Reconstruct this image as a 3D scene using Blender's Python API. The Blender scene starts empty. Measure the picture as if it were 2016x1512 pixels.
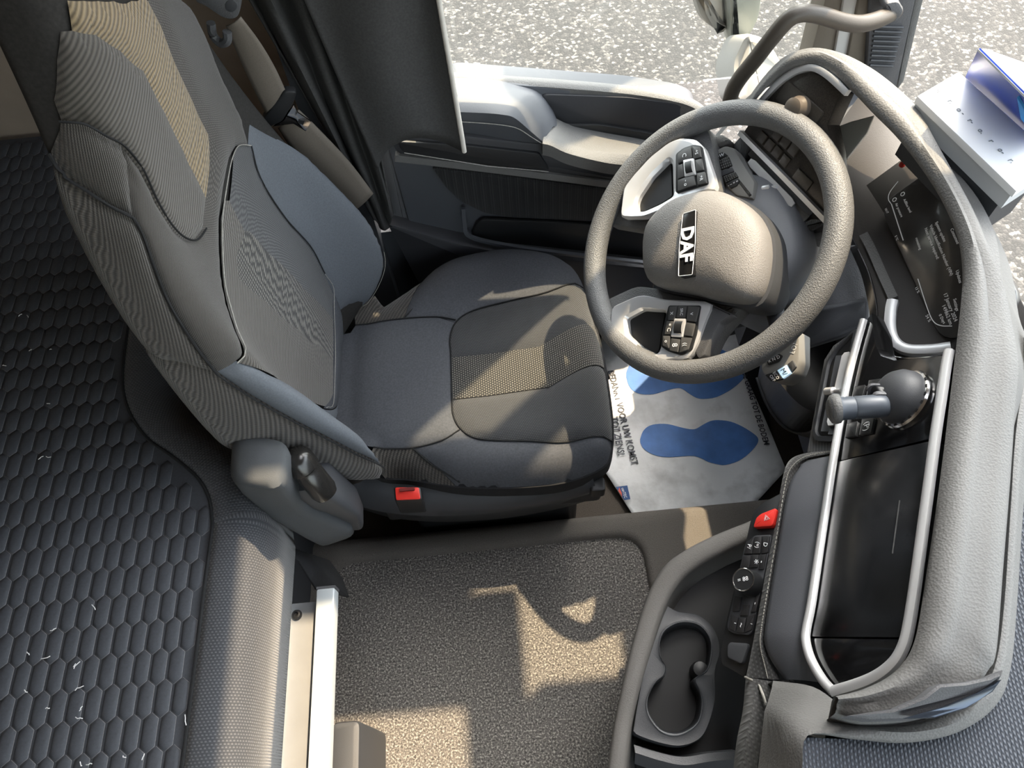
import bpy, bmesh, math, random
from math import sin, cos, radians, pi, exp, sqrt, atan2, tan
from mathutils import Vector, Matrix, Quaternion
from mathutils.geometry import delaunay_2d_cdt

random.seed(7)
V = Vector
SC = bpy.context.scene
COL = SC.collection

# ------------------------------------------------------------------ camera
# world: +X towards the windscreen, +Y towards the driver's door, +Z up, metres.
# z = 0 is the driver's footwell floor; the phone is held 1.70 m above it.
FPX = 1450.0
TILT, ROLL = radians(30.0), radians(5.5)
CAM = V((0.0, 0.0, 1.70))
DIR = V((0.0, sin(TILT), -cos(TILT)))
_up = V((0.0, cos(TILT), sin(TILT)))
_ri = V((1.0, 0.0, 0.0))
RIGHT = _ri * cos(ROLL) - _up * sin(ROLL)
UPV = _ri * sin(ROLL) + _up * cos(ROLL)
cam_data = bpy.data.cameras.new('camera')
cam_data.sensor_width = 36.0
cam_data.lens = FPX / 2016.0 * 36.0
cam_data.clip_start = 0.02
cam = bpy.data.objects.new('camera', cam_data)
COL.objects.link(cam)
M3 = Matrix((RIGHT, UPV, -DIR)).transposed()
cam.matrix_world = Matrix.Translation(CAM) @ M3.to_4x4()
SC.camera = cam

# ------------------------------------------------------------------ sky, sun, exposure
SC.view_settings.view_transform = 'Standard'
SC.view_settings.look = 'None'
SC.view_settings.gamma = 1.0
SC.view_settings.use_curve_mapping = False
SC.view_settings.exposure = 1.1
world = bpy.data.worlds.new('sky')
SC.world = world
world.use_nodes = True
_nt = world.node_tree
_bg = _nt.nodes['Background']
_sky = _nt.nodes.new('ShaderNodeTexSky')
_sky.sky_type = 'NISHITA'
_sky.sun_disc = False
_sky.sun_elevation = radians(52)
_sky.sun_rotation = radians(30)
_sky.air_density = 1.6
_sky.dust_density = 4.0
_sky.ozone_density = 1.0
_hs = _nt.nodes.new('ShaderNodeHueSaturation'); _hs.inputs['Saturation'].default_value = .38      # hazy sky
_nt.links.new(_sky.outputs[0], _hs.inputs['Color']); _nt.links.new(_hs.outputs[0], _bg.inputs[0])
_bg.inputs[1].default_value = 0.62
SUN_AZ = V((-0.75, -0.66, 0.0)).normalized()      # the way the light travels, seen from above
SUN_EL = radians(62)
sun_dir = SUN_AZ * cos(SUN_EL) - V((0, 0, 1)) * sin(SUN_EL)
sun_data = bpy.data.lights.new('sun', 'SUN')
sun_data.energy = 5.4
sun_data.angle = radians(0.7)
sun_data.color = (1.0, 0.78, 0.52)
sun = bpy.data.objects.new('sun', sun_data)
COL.objects.link(sun)
sun.rotation_euler = sun_dir.to_track_quat('-Z', 'Y').to_euler()
sun.location = (3, 4, 6)

# ------------------------------------------------------------------ pixel -> point helpers
def ray(px, py):
    return DIR + RIGHT * ((px - 1008.0) / FPX) + UPV * ((756.0 - py) / FPX)
def at(px, py, z):
    v = ray(px, py)
    return CAM + v * ((z - CAM.z) / v.z)
def at_y(px, py, y):
    v = ray(px, py)
    return CAM + v * ((y - CAM.y) / v.y)
def at_x(px, py, x):
    v = ray(px, py)
    return CAM + v * ((x - CAM.x) / v.x)
def at_p(px, py, p, n):
    v = ray(px, py)
    return CAM + v * ((p - CAM).dot(n) / v.dot(n))
def proj(p):
    q = p - CAM
    w = q.dot(DIR)
    return (1008 + FPX * q.dot(RIGHT) / w, 756 - FPX * q.dot(UPV) / w)
def plane3(a, b, c):
    n = (b - a).cross(c - a).normalized()
    if n.dot(CAM - a) < 0: n = -n
    return a, n

# ------------------------------------------------------------------ curve helpers
def crom(pts, k=6, closed=False):
    pts = [V(p) for p in pts]
    n = len(pts); out = []
    rng = n if closed else n - 1
    for i in range(rng):
        if closed:
            p0, p1, p2, p3 = pts[(i-1) % n], pts[i], pts[(i+1) % n], pts[(i+2) % n]
        else:
            p0 = pts[i-1] if i else pts[0]*2 - pts[1]
            p1, p2 = pts[i], pts[i+1]
            p3 = pts[i+2] if i + 2 < n else pts[-1]*2 - pts[-2]
        for j in range(k):
            t = j / k
            out.append(0.5*((2*p1) + (p2-p0)*t + (2*p0-5*p1+4*p2-p3)*t*t + (3*p1-p0-3*p2+p3)*t*t*t))
    if not closed: out.append(pts[-1].copy())
    return out
def fillet(pts, r, k=5):
    """closed polygon with its corners rounded; r is one radius or one per corner"""
    pts = [V(p) for p in pts]; n = len(pts); out = []
    for i in range(n):
        rr = r[i] if isinstance(r, (list, tuple)) else r
        a, b, c = pts[i-1], pts[i], pts[(i+1) % n]
        if rr <= 0: out.append(b.copy()); continue
        d1, d2 = a - b, c - b
        t = min(rr, d1.length*0.48, d2.length*0.48)
        s, e = b + d1.normalized()*t, b + d2.normalized()*t
        for j in range(k+1):
            u = j / k
            out.append(s*(1-u)*(1-u) + b*2*u*(1-u) + e*u*u)
    return out
def dens(pts, step, closed=True):
    out = []; n = len(pts)
    for i in range(n if closed else n-1):
        a, b = V(pts[i]), V(pts[(i+1) % n])
        m = max(1, int((b-a).length/step + .5))
        for j in range(m): out.append(a.lerp(b, j/m))
    if not closed: out.append(V(pts[-1]))
    return out
def resample(pts, n, closed=False):
    pts = [V(p) for p in pts]
    if closed: pts = pts + [pts[0]]
    L = [0.0]
    for i in range(1, len(pts)): L.append(L[-1] + (pts[i]-pts[i-1]).length)
    out = []; j = 0
    m = n if closed else n - 1
    for i in range(n):
        t = L[-1]*i/m
        while j < len(L)-2 and L[j+1] < t: j += 1
        s = (t - L[j])/max(1e-9, L[j+1]-L[j])
        out.append(pts[j].lerp(pts[j+1], min(1, max(0, s))))
    return out

# ------------------------------------------------------------------ object helpers
def tag(o, label=None, cat=None, group=None, kind=None):
    if label: o['label'] = label
    if cat: o['category'] = cat
    if group: o['group'] = group
    if kind: o['kind'] = kind
    return o
def thing(name, label=None, cat=None, loc=(0, 0, 0), group=None, kind=None):
    o = bpy.data.objects.new(name, None)
    o.empty_display_size = 0.05
    o.location = loc
    COL.objects.link(o)
    return tag(o, label, cat, group, kind)
ROOTINV = {}
def adopt(o, parent):
    if parent is None: return
    o.parent = parent
    # parts are modelled in world space: undo the parent's own place
    o.matrix_parent_inverse = Matrix.Translation(-parent.location)

class MB:
    def __init__(s): s.v = []; s.f = []; s.uv = {}
    def vert(s, p): s.v.append(V(p)); return len(s.v) - 1
    def ring(s, pts): return [s.vert(p) for p in pts]
    def bridge(s, a, b, closed=True):
        n = len(a)
        for i in range(n if closed else n-1):
            j = (i+1) % n
            s.f.append((a[i], a[j], b[j], b[i]))
    def loft(s, rings, closed=True, cap0=False, cap1=False):
        R = [s.ring(r) for r in rings]
        for i in range(len(R)-1): s.bridge(R[i], R[i+1], closed)
        if cap0: s.f.append(tuple(reversed(R[0])))
        if cap1: s.f.append(tuple(R[-1]))
        return R
    def box(s, c, size, ax=None):
        c = V(c); X, Y, Z = ax if ax else (V((1,0,0)), V((0,1,0)), V((0,0,1)))
        a, b, h = size[0]/2, size[1]/2, size[2]/2
        i = [s.vert(c + X*(x*a) + Y*(y*b) + Z*(z*h)) for z in (-1,1) for x, y in ((-1,-1),(1,-1),(1,1),(-1,1))]
        s.f += [(i[3],i[2],i[1],i[0]), (i[4],i[5],i[6],i[7])]
        for k in range(4):
            l = (k+1) % 4
            s.f.append((i[k], i[l], i[4+l], i[4+k]))
    def sweep(s, path, prof, up=V((0,0,1)), closed=False, cap=True, scale=None):
        """prof: (side, up) offsets; up may be a vector or one vector per path point"""
        path = [V(p) for p in path]; n = len(path); rings = []
        for i, p in enumerate(path):
            a = path[(i-1) % n] if closed or i else path[0]
            b = path[(i+1) % n] if closed or i < n-1 else path[-1]
            t = (b - a).normalized()
            u = up[i] if isinstance(up, list) else up
            sd = t.cross(u)
            if sd.length < 1e-6: sd = t.orthogonal()
            sd.normalize(); uu = sd.cross(t).normalized()
            k = scale[i] if scale else 1.0
            rings.append([p + sd*(x*k) + uu*(y*k) for x, y in prof])
        if closed: rings.append(rings[0])
        R = [s.ring(r) for r in (rings[:-1] if closed else rings)]
        if closed: R.append(R[0])
        for i in range(len(R)-1): s.bridge(R[i], R[i+1])
        if cap and not closed:
            s.f.append(tuple(reversed(R[0]))); s.f.append(tuple(R[-1]))
    def tube(s, path, r, n=8, closed=False, scale=None, up=V((0,0,1))):
        s.sweep(path, [(r*cos(2*pi*k/n), r*sin(2*pi*k/n)) for k in range(n)], up, closed, True, scale)
    def lathe(s, prof, o, axis, n=24):
        """prof: (radius, height along axis)"""
        o = V(o); axis = V(axis).normalized(); a = axis.orthogonal().normalized(); b = axis.cross(a)
        rings = [[o + axis*h + (a*cos(2*pi*k/n) + b*sin(2*pi*k/n))*max(r, 1e-5) for k in range(n)] for r, h in prof]
        s.loft(rings, True, True, True)
    def plate(s, pts, thick, n=None, bev=0.0, seg=2):
        """outline pts is the seen top edge; goes away from n by thick"""
        pts = [V(p) for p in pts]
        if n is None: n = newell(pts)
        if n.dot(newell(pts)) < 0: pts = list(reversed(pts))
        m = len(pts); off = []
        for i in range(m):
            e1 = (pts[i]-pts[i-1]); e2 = (pts[(i+1) % m]-pts[i])
            n1 = n.cross(e1); n2 = n.cross(e2)
            if n1.length > 1e-9: n1.normalize()
            if n2.length > 1e-9: n2.normalize()
            q = n1 + n2
            if q.length < 1e-6: q = n1.copy()
            q.normalize(); q /= max(0.5, q.dot(n1) if n1.length else 1)
            off.append(q)                      # points inwards
        rings = [[p - n*thick for p in pts]]
        if bev > 0:
            for k in range(seg+1):
                a = pi/2*k/seg
                rings.append([p + o*(bev*(1-cos(a))) - n*(bev*(1-sin(a))) for p, o in zip(pts, off)])
        else: rings.append(pts)
        s.loft(rings, True, True, True)
    def build(s, name, mat, parent=None, sharp=38, recalc=True):
        me = bpy.data.meshes.new(name)
        me.from_pydata([tuple(p) for p in s.v], [], s.f)
        me.validate()
        bm = bmesh.new(); bm.from_mesh(me)
        if recalc: bmesh.ops.recalc_face_normals(bm, faces=bm.faces)
        lim = radians(sharp)
        for f in bm.faces: f.smooth = True
        for e in bm.edges:
            if len(e.link_faces) == 2:
                try:
                    if e.calc_face_angle() > lim: e.smooth = False
                except ValueError: pass
        bm.to_mesh(me); bm.free()
        for m in (mat if isinstance(mat, (list, tuple)) else [mat]): me.materials.append(m)
        o = bpy.data.objects.new(name, me)
        COL.objects.link(o)
        adopt(o, parent)
        return o

def newell(pts):
    n = V((0,0,0))
    for i in range(len(pts)):
        a, b = pts[i], pts[(i+1) % len(pts)]
        n += V(((a.y-b.y)*(a.z+b.z), (a.z-b.z)*(a.x+b.x), (a.x-b.x)*(a.y+b.y)))
    return n.normalized() if n.length > 1e-12 else V((0,0,1))
def camside(pts):
    n = newell(pts); c = sum((V(p) for p in pts), V((0,0,0)))/len(pts)
    return n if n.dot(CAM-c) > 0 else -n
def plate(name, pts, thick, mat, parent=None, bev=0.0, n=None, seg=2):
    pts = [V(p) for p in pts]
    m = MB(); m.plate(pts, thick, n or camside(pts), bev, seg)
    return m.build(name, mat, parent)
def tube(name, pts, r, mat, parent=None, n=8, closed=False, scale=None, up=V((0,0,1))):
    m = MB(); m.tube(pts, r, n, closed, scale, up)
    return m.build(name, mat, parent, sharp=60)
def box(name, c, size, mat, parent=None, ax=None, bev=0.0):
    m = MB()
    if bev:
        c = V(c); X, Y, Z = ax if ax else (V((1,0,0)), V((0,1,0)), V((0,0,1)))
        a, b = size[0]/2, size[1]/2
        q = fillet([c+X*x*a+Y*y*b+Z*size[2]/2 for x, y in ((-1,-1),(1,-1),(1,1),(-1,1))], bev*1.2, 3)
        m.plate(q, size[2], Z, bev*.8)
    else: m.box(c, size, ax)
    return m.build(name, mat, parent)
def loft(name, rings, mat, parent=None, closed=False, cap0=False, cap1=False, sharp=38, thick=0):
    m = MB(); R = m.loft(rings, closed, cap0, cap1)
    o = m.build(name, mat, parent, sharp)
    if thick:
        md = o.modifiers.new('solid', 'SOLIDIFY'); md.thickness = thick; md.offset = -1
    return o
def pz(lst): return [at(*p) for p in lst]
def py_(lst): return [at_y(*p) for p in lst]
def pp(lst, pl): return [at_p(x, y, pl[0], pl[1]) for x, y in lst]

FONTS = {}
def text(name, s, o, xd, n, size, mat, parent=None, align='CENTER', ext=0.0002, bold=0.0, sx=1.0):
    """raised lettering: reads along xd, faces n"""
    cu = bpy.data.curves.new(name, 'FONT')
    cu.body = s; cu.size = size; cu.extrude = ext; cu.offset = bold*size
    cu.align_x = align; cu.align_y = 'CENTER'; cu.resolution_u = 2
    tmp = bpy.data.objects.new('tmp', cu); COL.objects.link(tmp)
    dg = bpy.context.evaluated_depsgraph_get(); dg.update()
    me = bpy.data.meshes.new_from_object(tmp.evaluated_get(dg))
    bpy.data.objects.remove(tmp); bpy.data.curves.remove(cu)
    n = V(n).normalized(); xd = V(xd); xd = (xd - n*xd.dot(n)).normalized(); yd = n.cross(xd)
    mm = Matrix((xd*sx, yd, n)).transposed().to_4x4(); mm.translation = V(o)
    me.transform(mm); me.name = name
    me.materials.clear(); me.materials.append(mat)
    ob = bpy.data.objects.new(name, me); COL.objects.link(ob); adopt(ob, parent)
    return ob

# ------------------------------------------------------------------ traced upholstery panels on a surface
def pip(x, y, poly):
    c = False; n = len(poly); j = n-1
    for i in range(n):
        xi, yi = poly[i]; xj, yj = poly[j]
        if (yi > y) != (yj > y) and x < (xj-xi)*(y-yi)/(yj-yi)+xi: c = not c
        j = i
    return c
def pdist(x, y, poly):
    b = 1e9; n = len(poly)
    for i in range(n):
        ax, ay = poly[i]; bx, by = poly[(i+1) % n]
        dx, dy = bx-ax, by-ay; L = dx*dx+dy*dy
        t = 0 if L == 0 else max(0, min(1, ((x-ax)*dx+(y-ay)*dy)/L))
        q = (x-ax-t*dx)**2+(y-ay-t*dy)**2
        if q < b: b = q
    return sqrt(b)
def surf_n(S, u, v, h=2e-3):
    a = S(u+h, v)-S(u-h, v); b = S(u, v+h)-S(u, v-h)
    n = a.cross(b)
    return n.normalized() if n.length > 1e-12 else V((0,0,1))
def panel(name, S, poly, step, mat, parent=None, puff=0.0, pr=0.015, sink=0.0, flip=False, skirt=0.0):
    """poly: uv outline. A sheet on S inside poly, padded up by puff away from its edge"""
    b = dens([V((x, y)) for x, y in poly], step)
    pl = [(p.x, p.y) for p in b]
    x0, x1 = min(p[0] for p in pl), max(p[0] for p in pl)
    y0, y1 = min(p[1] for p in pl), max(p[1] for p in pl)
    pts = list(pl); D = [0.0]*len(pl)
    j = 0; y = y0 + step*.5
    while y < y1:
        x = x0 + step*(.5 if j % 2 else 1.0)
        while x < x1:
            if pip(x, y, pl):
                d = pdist(x, y, pl)
                if d > step*.45: pts.append((x, y)); D.append(d)
            x += step
        y += step*.87; j += 1
    r = delaunay_2d_cdt([V(p) for p in pts], [], [list(range(len(pl)))], 1, 1e-7)
    vs, fs, orig = r[0], r[2], r[3]
    m = MB(); sg = -1 if flip else 1
    for i, p in enumerate(vs):
        d = D[orig[i][0]] if orig[i] else 0.0
        q = S(p.x, p.y)
        off = puff*(1-exp(-d/pr)) - sink*exp(-d/(pr*.5))
        if off: q = q + surf_n(S, p.x, p.y)*(off*sg)
        m.vert(q)
    m.f = [tuple(f) for f in fs]
    me = bpy.data.meshes.new(name)
    me.from_pydata([tuple(p) for p in m.v], [], m.f)
    bm = bmesh.new(); bm.from_mesh(me)
    uvl = bm.loops.layers.uv.new('UVMap'); bm.verts.ensure_lookup_table()
    for f in bm.faces:
        f.smooth = True
        for l in f.loops: l[uvl].uv = (vs[l.vert.index].x, vs[l.vert.index].y)
    bm.normal_update()
    # face outwards, away from the body
    c = sum((f.normal.dot(surf_n(S, vs[f.verts[0].index].x, vs[f.verts[0].index].y)*sg) for f in bm.faces), 0.0)
    if c < 0: bmesh.ops.reverse_faces(bm, faces=bm.faces)
    bm.to_mesh(me); bm.free()
    me.materials.append(mat)
    o = bpy.data.objects.new(name, me); COL.objects.link(o); adopt(o, parent)
    return o

# ------------------------------------------------------------------ materials
def _mat(name):
    m = bpy.data.materials.new(name); m.use_nodes = True
    nt = m.node_tree; b = nt.nodes['Principled BSDF']
    return m, nt, b
def srgb(r, g, b):
    f = lambda c: (c/255/12.92) if c/255 <= .04045 else ((c/255+.055)/1.055)**2.4
    return (f(r), f(g), f(b), 1.0)
def _coords(nt, coord):
    tc = nt.nodes.new('ShaderNodeTexCoord')
    return tc.outputs[coord]
def mat(name, col, rough=.6, metal=0.0, spec=.5, nscale=0, namt=0.0, bscale=0, bstr=0.0, bdist=.001, coat=0.0, emit=0.0, btype='noise', coord='Object'):
    m, nt, b = _mat(name); N = nt.nodes; L = nt.links
    b.inputs['Roughness'].default_value = rough
    b.inputs['Metallic'].default_value = metal
    b.inputs['Specular IOR Level'].default_value = spec
    b.inputs['Coat Weight'].default_value = coat
    b.inputs['Coat Roughness'].default_value = .08
    c = col if len(col) == 4 else (*col, 1)
    co = _coords(nt, coord)
    if nscale:
        t = N.new('ShaderNodeTexNoise'); t.inputs['Scale'].default_value = nscale; t.inputs['Detail'].default_value = 4
        L.new(co, t.inputs['Vector'])
        r = N.new('ShaderNodeValToRGB')
        r.color_ramp.elements[0].position = .3; r.color_ramp.elements[1].position = .7
        r.color_ramp.elements[0].color = tuple(x*(1-namt) for x in c[:3])+(1,)
        r.color_ramp.elements[1].color = tuple(min(1, x*(1+namt)) for x in c[:3])+(1,)
        L.new(t.outputs['Fac'], r.inputs['Fac']); L.new(r.outputs['Color'], b.inputs['Base Color'])
    else: b.inputs['Base Color'].default_value = c
    if bscale:
        if btype == 'noise':
            t = N.new('ShaderNodeTexNoise'); t.inputs['Detail'].default_value = 3; o = t.outputs['Fac']
        else:
            t = N.new('ShaderNodeTexVoronoi'); o = t.outputs['Distance']
        t.inputs['Scale'].default_value = bscale
        L.new(co, t.inputs['Vector'])
        bp = N.new('ShaderNodeBump'); bp.inputs['Strength'].default_value = bstr; bp.inputs['Distance'].default_value = bdist
        L.new(o, bp.inputs['Height']); L.new(bp.outputs['Normal'], b.inputs['Normal'])
    if emit:
        b.inputs['Emission Color'].default_value = c; b.inputs['Emission Strength'].default_value = emit
    return m
def weave(name, c1, c2, pu, pv, ang=0.0, mode='rib', rough=.9, bstr=.6, bdist=.001, coord='UV', nois=.15):
    """woven cloth: rib period pu, cross period pv (metres), two thread colours"""
    m, nt, b = _mat(name); N = nt.nodes; L = nt.links
    b.inputs['Roughness'].default_value = rough
    b.inputs['Specular IOR Level'].default_value = .2
    b.inputs['Sheen Weight'].default_value = .25
    b.inputs['Sheen Roughness'].default_value = .5
    co = _coords(nt, coord)
    mp = N.new('ShaderNodeMapping'); mp.inputs['Rotation'].default_value = (0, 0, ang)
    L.new(co, mp.inputs['Vector'])
    sp = N.new('ShaderNodeSeparateXYZ'); L.new(mp.outputs['Vector'], sp.inputs[0])
    def s(o, per, ph=None):
        k = N.new('ShaderNodeMath'); k.operation = 'MULTIPLY'; k.inputs[1].default_value = 2*pi/per
        L.new(o, k.inputs[0]); src = k.outputs[0]
        if ph is not None:
            a = N.new('ShaderNodeMath'); a.operation = 'ADD'; L.new(src, a.inputs[0]); L.new(ph, a.inputs[1]); src = a.outputs[0]
        q = N.new('ShaderNodeMath'); q.operation = 'SINE'; L.new(src, q.inputs[0])
        h = N.new('ShaderNodeMath'); h.operation = 'MULTIPLY_ADD'; h.inputs[1].default_value = .5; h.inputs[2].default_value = .5
        L.new(q.outputs[0], h.inputs[0]); return h.outputs[0]
    A = s(sp.outputs[0], pu)
    ph = N.new('ShaderNodeMath'); ph.operation = 'MULTIPLY'; ph.inputs[1].default_value = pi/pu
    if mode == 'brick':
        fl = N.new('ShaderNodeMath'); fl.operation = 'MULTIPLY'; fl.inputs[1].default_value = 1/pu; L.new(sp.outputs[0], fl.inputs[0])
        f2 = N.new('ShaderNodeMath'); f2.operation = 'FLOOR'; L.new(fl.outputs[0], f2.inputs[0])
        f3 = N.new('ShaderNodeMath'); f3.operation = 'MULTIPLY'; f3.inputs[1].default_value = pi; L.new(f2.outputs[0], f3.inputs[0])
        B = s(sp.outputs[1], pv, f3.outputs[0])
    else: B = s(sp.outputs[1], pv)
    mu = N.new('ShaderNodeMath'); mu.operation = 'MULTIPLY' if mode != 'rib' else 'MULTIPLY_ADD'
    if mode == 'rib':
        mu.inputs[1].default_value = .25; L.new(B, mu.inputs[0]); k = N.new('ShaderNodeMath'); k.operation = 'MULTIPLY'; k.inputs[1].default_value = .75
        L.new(A, k.inputs[0]); L.new(k.outputs[0], mu.inputs[2])
    else: L.new(A, mu.inputs[0]); L.new(B, mu.inputs[1])
    t = N.new('ShaderNodeTexNoise'); t.inputs['Scale'].default_value = 9; t.inputs['Detail'].default_value = 5; L.new(co, t.inputs['Vector'])
    r = N.new('ShaderNodeMix'); r.data_type = 'RGBA'
    r.inputs[6].default_value = c1; r.inputs[7].default_value = c2
    L.new(mu.outputs[0], r.inputs[0])
    r2 = N.new('ShaderNodeMix'); r2.data_type = 'RGBA'; r2.blend_type = 'MULTIPLY'; r2.inputs[0].default_value = nois
    L.new(r.outputs[2], r2.inputs[6]); L.new(t.outputs['Fac'], r2.inputs[7])
    L.new(r2.outputs[2], b.inputs['Base Color'])
    bp = N.new('ShaderNodeBump'); bp.inputs['Strength'].default_value = bstr; bp.inputs['Distance'].default_value = bdist
    L.new(mu.outputs[0], bp.inputs['Height']); L.new(bp.outputs['Normal'], b.inputs['Normal'])
    return m
def speckle(name, base, light, dark, scale, rough=.95, bstr=.5, bdist=.003, wl=(.62, .72), wd=(.3, .42), coord='Object'):
    m, nt, b = _mat(name); N = nt.nodes; L = nt.links
    b.inputs['Roughness'].default_value = rough; b.inputs['Specular IOR Level'].default_value = .15
    co = _coords(nt, coord)
    t = N.new('ShaderNodeTexNoise'); t.inputs['Scale'].default_value = scale; t.inputs['Detail'].default_value = 2.5; t.inputs['Roughness'].default_value = .7
    L.new(co, t.inputs['Vector'])
    r = N.new('ShaderNodeValToRGB'); cr = r.color_ramp
    cr.elements[0].position = wd[0]; cr.elements[0].color = dark
    cr.elements[1].position = wl[1]; cr.elements[1].color = light
    e = cr.elements.new(wd[1]); e.color = base
    e = cr.elements.new(wl[0]); e.color = base
    L.new(t.outputs['Fac'], r.inputs['Fac']); L.new(r.outputs['Color'], b.inputs['Base Color'])
    bp = N.new('ShaderNodeBump'); bp.inputs['Strength'].default_value = bstr; bp.inputs['Distance'].default_value = bdist
    L.new(t.outputs['Fac'], bp.inputs['Height']); L.new(bp.outputs['Normal'], b.inputs['Normal'])
    return m
def glassmat(name, tint=(1, 1, 1, 1), refl=.06, rough=.02):
    m, nt, b = _mat(name); N = nt.nodes; L = nt.links
    tr = N.new('ShaderNodeBsdfTransparent'); tr.inputs[0].default_value = tint
    gl = N.new('ShaderNodeBsdfGlossy'); gl.inputs['Roughness'].default_value = rough
    mx = N.new('ShaderNodeMixShader'); mx.inputs[0].default_value = refl
    L.new(tr.outputs[0], mx.inputs[1]); L.new(gl.outputs[0], mx.inputs[2])
    L.new(mx.outputs[0], nt.nodes['Material Output'].inputs['Surface'])
    return m

PL_DARK = mat('dark_grained_plastic', srgb(58, 60, 64), .55, bscale=900, bstr=.25, bdist=.0006)
PL_BLACK = mat('black_plastic', srgb(30, 31, 33), .45, bscale=700, bstr=.15, bdist=.0005)
PL_GREY = mat('soft_touch_grey', srgb(98, 98, 97), .62, nscale=3, namt=.04, bscale=420, bstr=.35, bdist=.0012, btype='voronoi')
PL_MID = mat('mid_grey_plastic', srgb(82, 83, 86), .5, bscale=600, bstr=.3, bdist=.0008, btype='voronoi')
PIANO = mat('gloss_black_panel', srgb(20, 20, 21), .12, nscale=700, namt=.25, coat=.3)
SILVER = mat('satin_silver_trim', srgb(214, 215, 217), .33, metal=.45, nscale=8, namt=.03)
CHROME = mat('chrome', srgb(220, 220, 222), .1, metal=1.0)
WHITE_INK = mat('white_symbol_ink', srgb(225, 227, 230), .6, nscale=60, namt=.03)
RED = mat('red_plastic', srgb(205, 48, 40), .4, nscale=30, namt=.05)
SEAM = mat('seam_thread', srgb(24, 25, 27), .9, nscale=200, namt=.2)
SEAM_L = mat('light_stitching', srgb(150, 148, 142), .9, nscale=300, namt=.2)
# ================================================================== the place outside and the cab shell
ASPH = None
def asphalt():
    m, nt, b = _mat('asphalt'); N = nt.nodes; L = nt.links
    b.inputs['Roughness'].default_value = .85
    co = _coords(nt, 'Object')
    v = N.new('ShaderNodeTexVoronoi'); v.inputs['Scale'].default_value = 55; L.new(co, v.inputs['Vector'])
    sp = N.new('ShaderNodeSeparateColor'); L.new(v.outputs['Color'], sp.inputs[0])
    r = N.new('ShaderNodeValToRGB'); cr = r.color_ramp
    cr.elements[0].position = 0; cr.elements[0].color = srgb(38, 38, 37)
    cr.elements[1].position = 1; cr.elements[1].color = srgb(122, 118, 112)
    e = cr.elements.new(.55); e.color = srgb(50, 49, 48)
    e = cr.elements.new(.82); e.color = srgb(68, 66, 64)
    L.new(sp.outputs[0], r.inputs['Fac'])
    n = N.new('ShaderNodeTexNoise'); n.inputs['Scale'].default_value = 1.3; n.inputs['Detail'].default_value = 6; L.new(co, n.inputs['Vector'])
    r2 = N.new('ShaderNodeValToRGB'); r2.color_ramp.elements[0].color = (.7, .7, .7, 1); r2.color_ramp.elements[0].position = .3; r2.color_ramp.elements[1].position = .7
    L.new(n.outputs['Fac'], r2.inputs['Fac'])
    mx = N.new('ShaderNodeMix'); mx.data_type = 'RGBA'; mx.blend_type = 'MULTIPLY'; mx.inputs[0].default_value = .6
    L.new(r.outputs[0], mx.inputs[6]); L.new(r2.outputs[0], mx.inputs[7])
    v2 = N.new('ShaderNodeTexVoronoi'); v2.feature = 'DISTANCE_TO_EDGE'; v2.inputs['Scale'].default_value = 55; L.new(co, v2.inputs['Vector'])
    r3 = N.new('ShaderNodeValToRGB'); r3.color_ramp.elements[0].color = (.45, .45, .45, 1); r3.color_ramp.elements[1].position = .18
    L.new(v2.outputs['Distance'], r3.inputs['Fac'])
    m2 = N.new('ShaderNodeMix'); m2.data_type = 'RGBA'; m2.blend_type = 'MULTIPLY'; m2.inputs[0].default_value = .7
    L.new(mx.outputs[2], m2.inputs[6]); L.new(r3.outputs[0], m2.inputs[7])
    L.new(m2.outputs[2], b.inputs['Base Color'])
    bp = N.new('ShaderNodeBump'); bp.inputs['Strength'].default_value = .6; bp.inputs['Distance'].default_value = .006
    L.new(v2.outputs['Distance'], bp.inputs['Height']); L.new(bp.outputs['Normal'], b.inputs['Normal'])
    return m
ASPH = asphalt()
CARPET = speckle('speckled_carpet', srgb(102, 99, 96), srgb(168, 163, 156), srgb(56, 54, 53), 270, wl=(.54, .63), wd=(.36, .46))
CARPET_F = speckle('footwell_carpet', srgb(88, 82, 76), srgb(120, 114, 108), srgb(56, 52, 48), 420)
CARPET_R = speckle('tunnel_edge_carpet', srgb(104, 100, 96), srgb(136, 132, 126), srgb(76, 73, 70), 500)
HEADLINER = mat('beige_trim_cloth', srgb(150, 138, 126), .9, nscale=20, namt=.05, bscale=300, bstr=.2)
SEAL_HI = mat('seal_highlight_white', srgb(215, 214, 210), .3, nscale=2, namt=.02)
GLASS = glassmat('window_glass', (.93, .95, .94, 1), .05)

g = MB(); g.box((3, 8, -1.33), (40, 40, .06))
tag(g.build('ground', ASPH), 'grey asphalt with pale stone chippings', kind='structure')

# footwell floor
f = MB(); f.box((0.05, -0.02, -.03), (2.3, 2.26, .06))
floor = tag(f.build('floor', CARPET_F), kind='structure')

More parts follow.
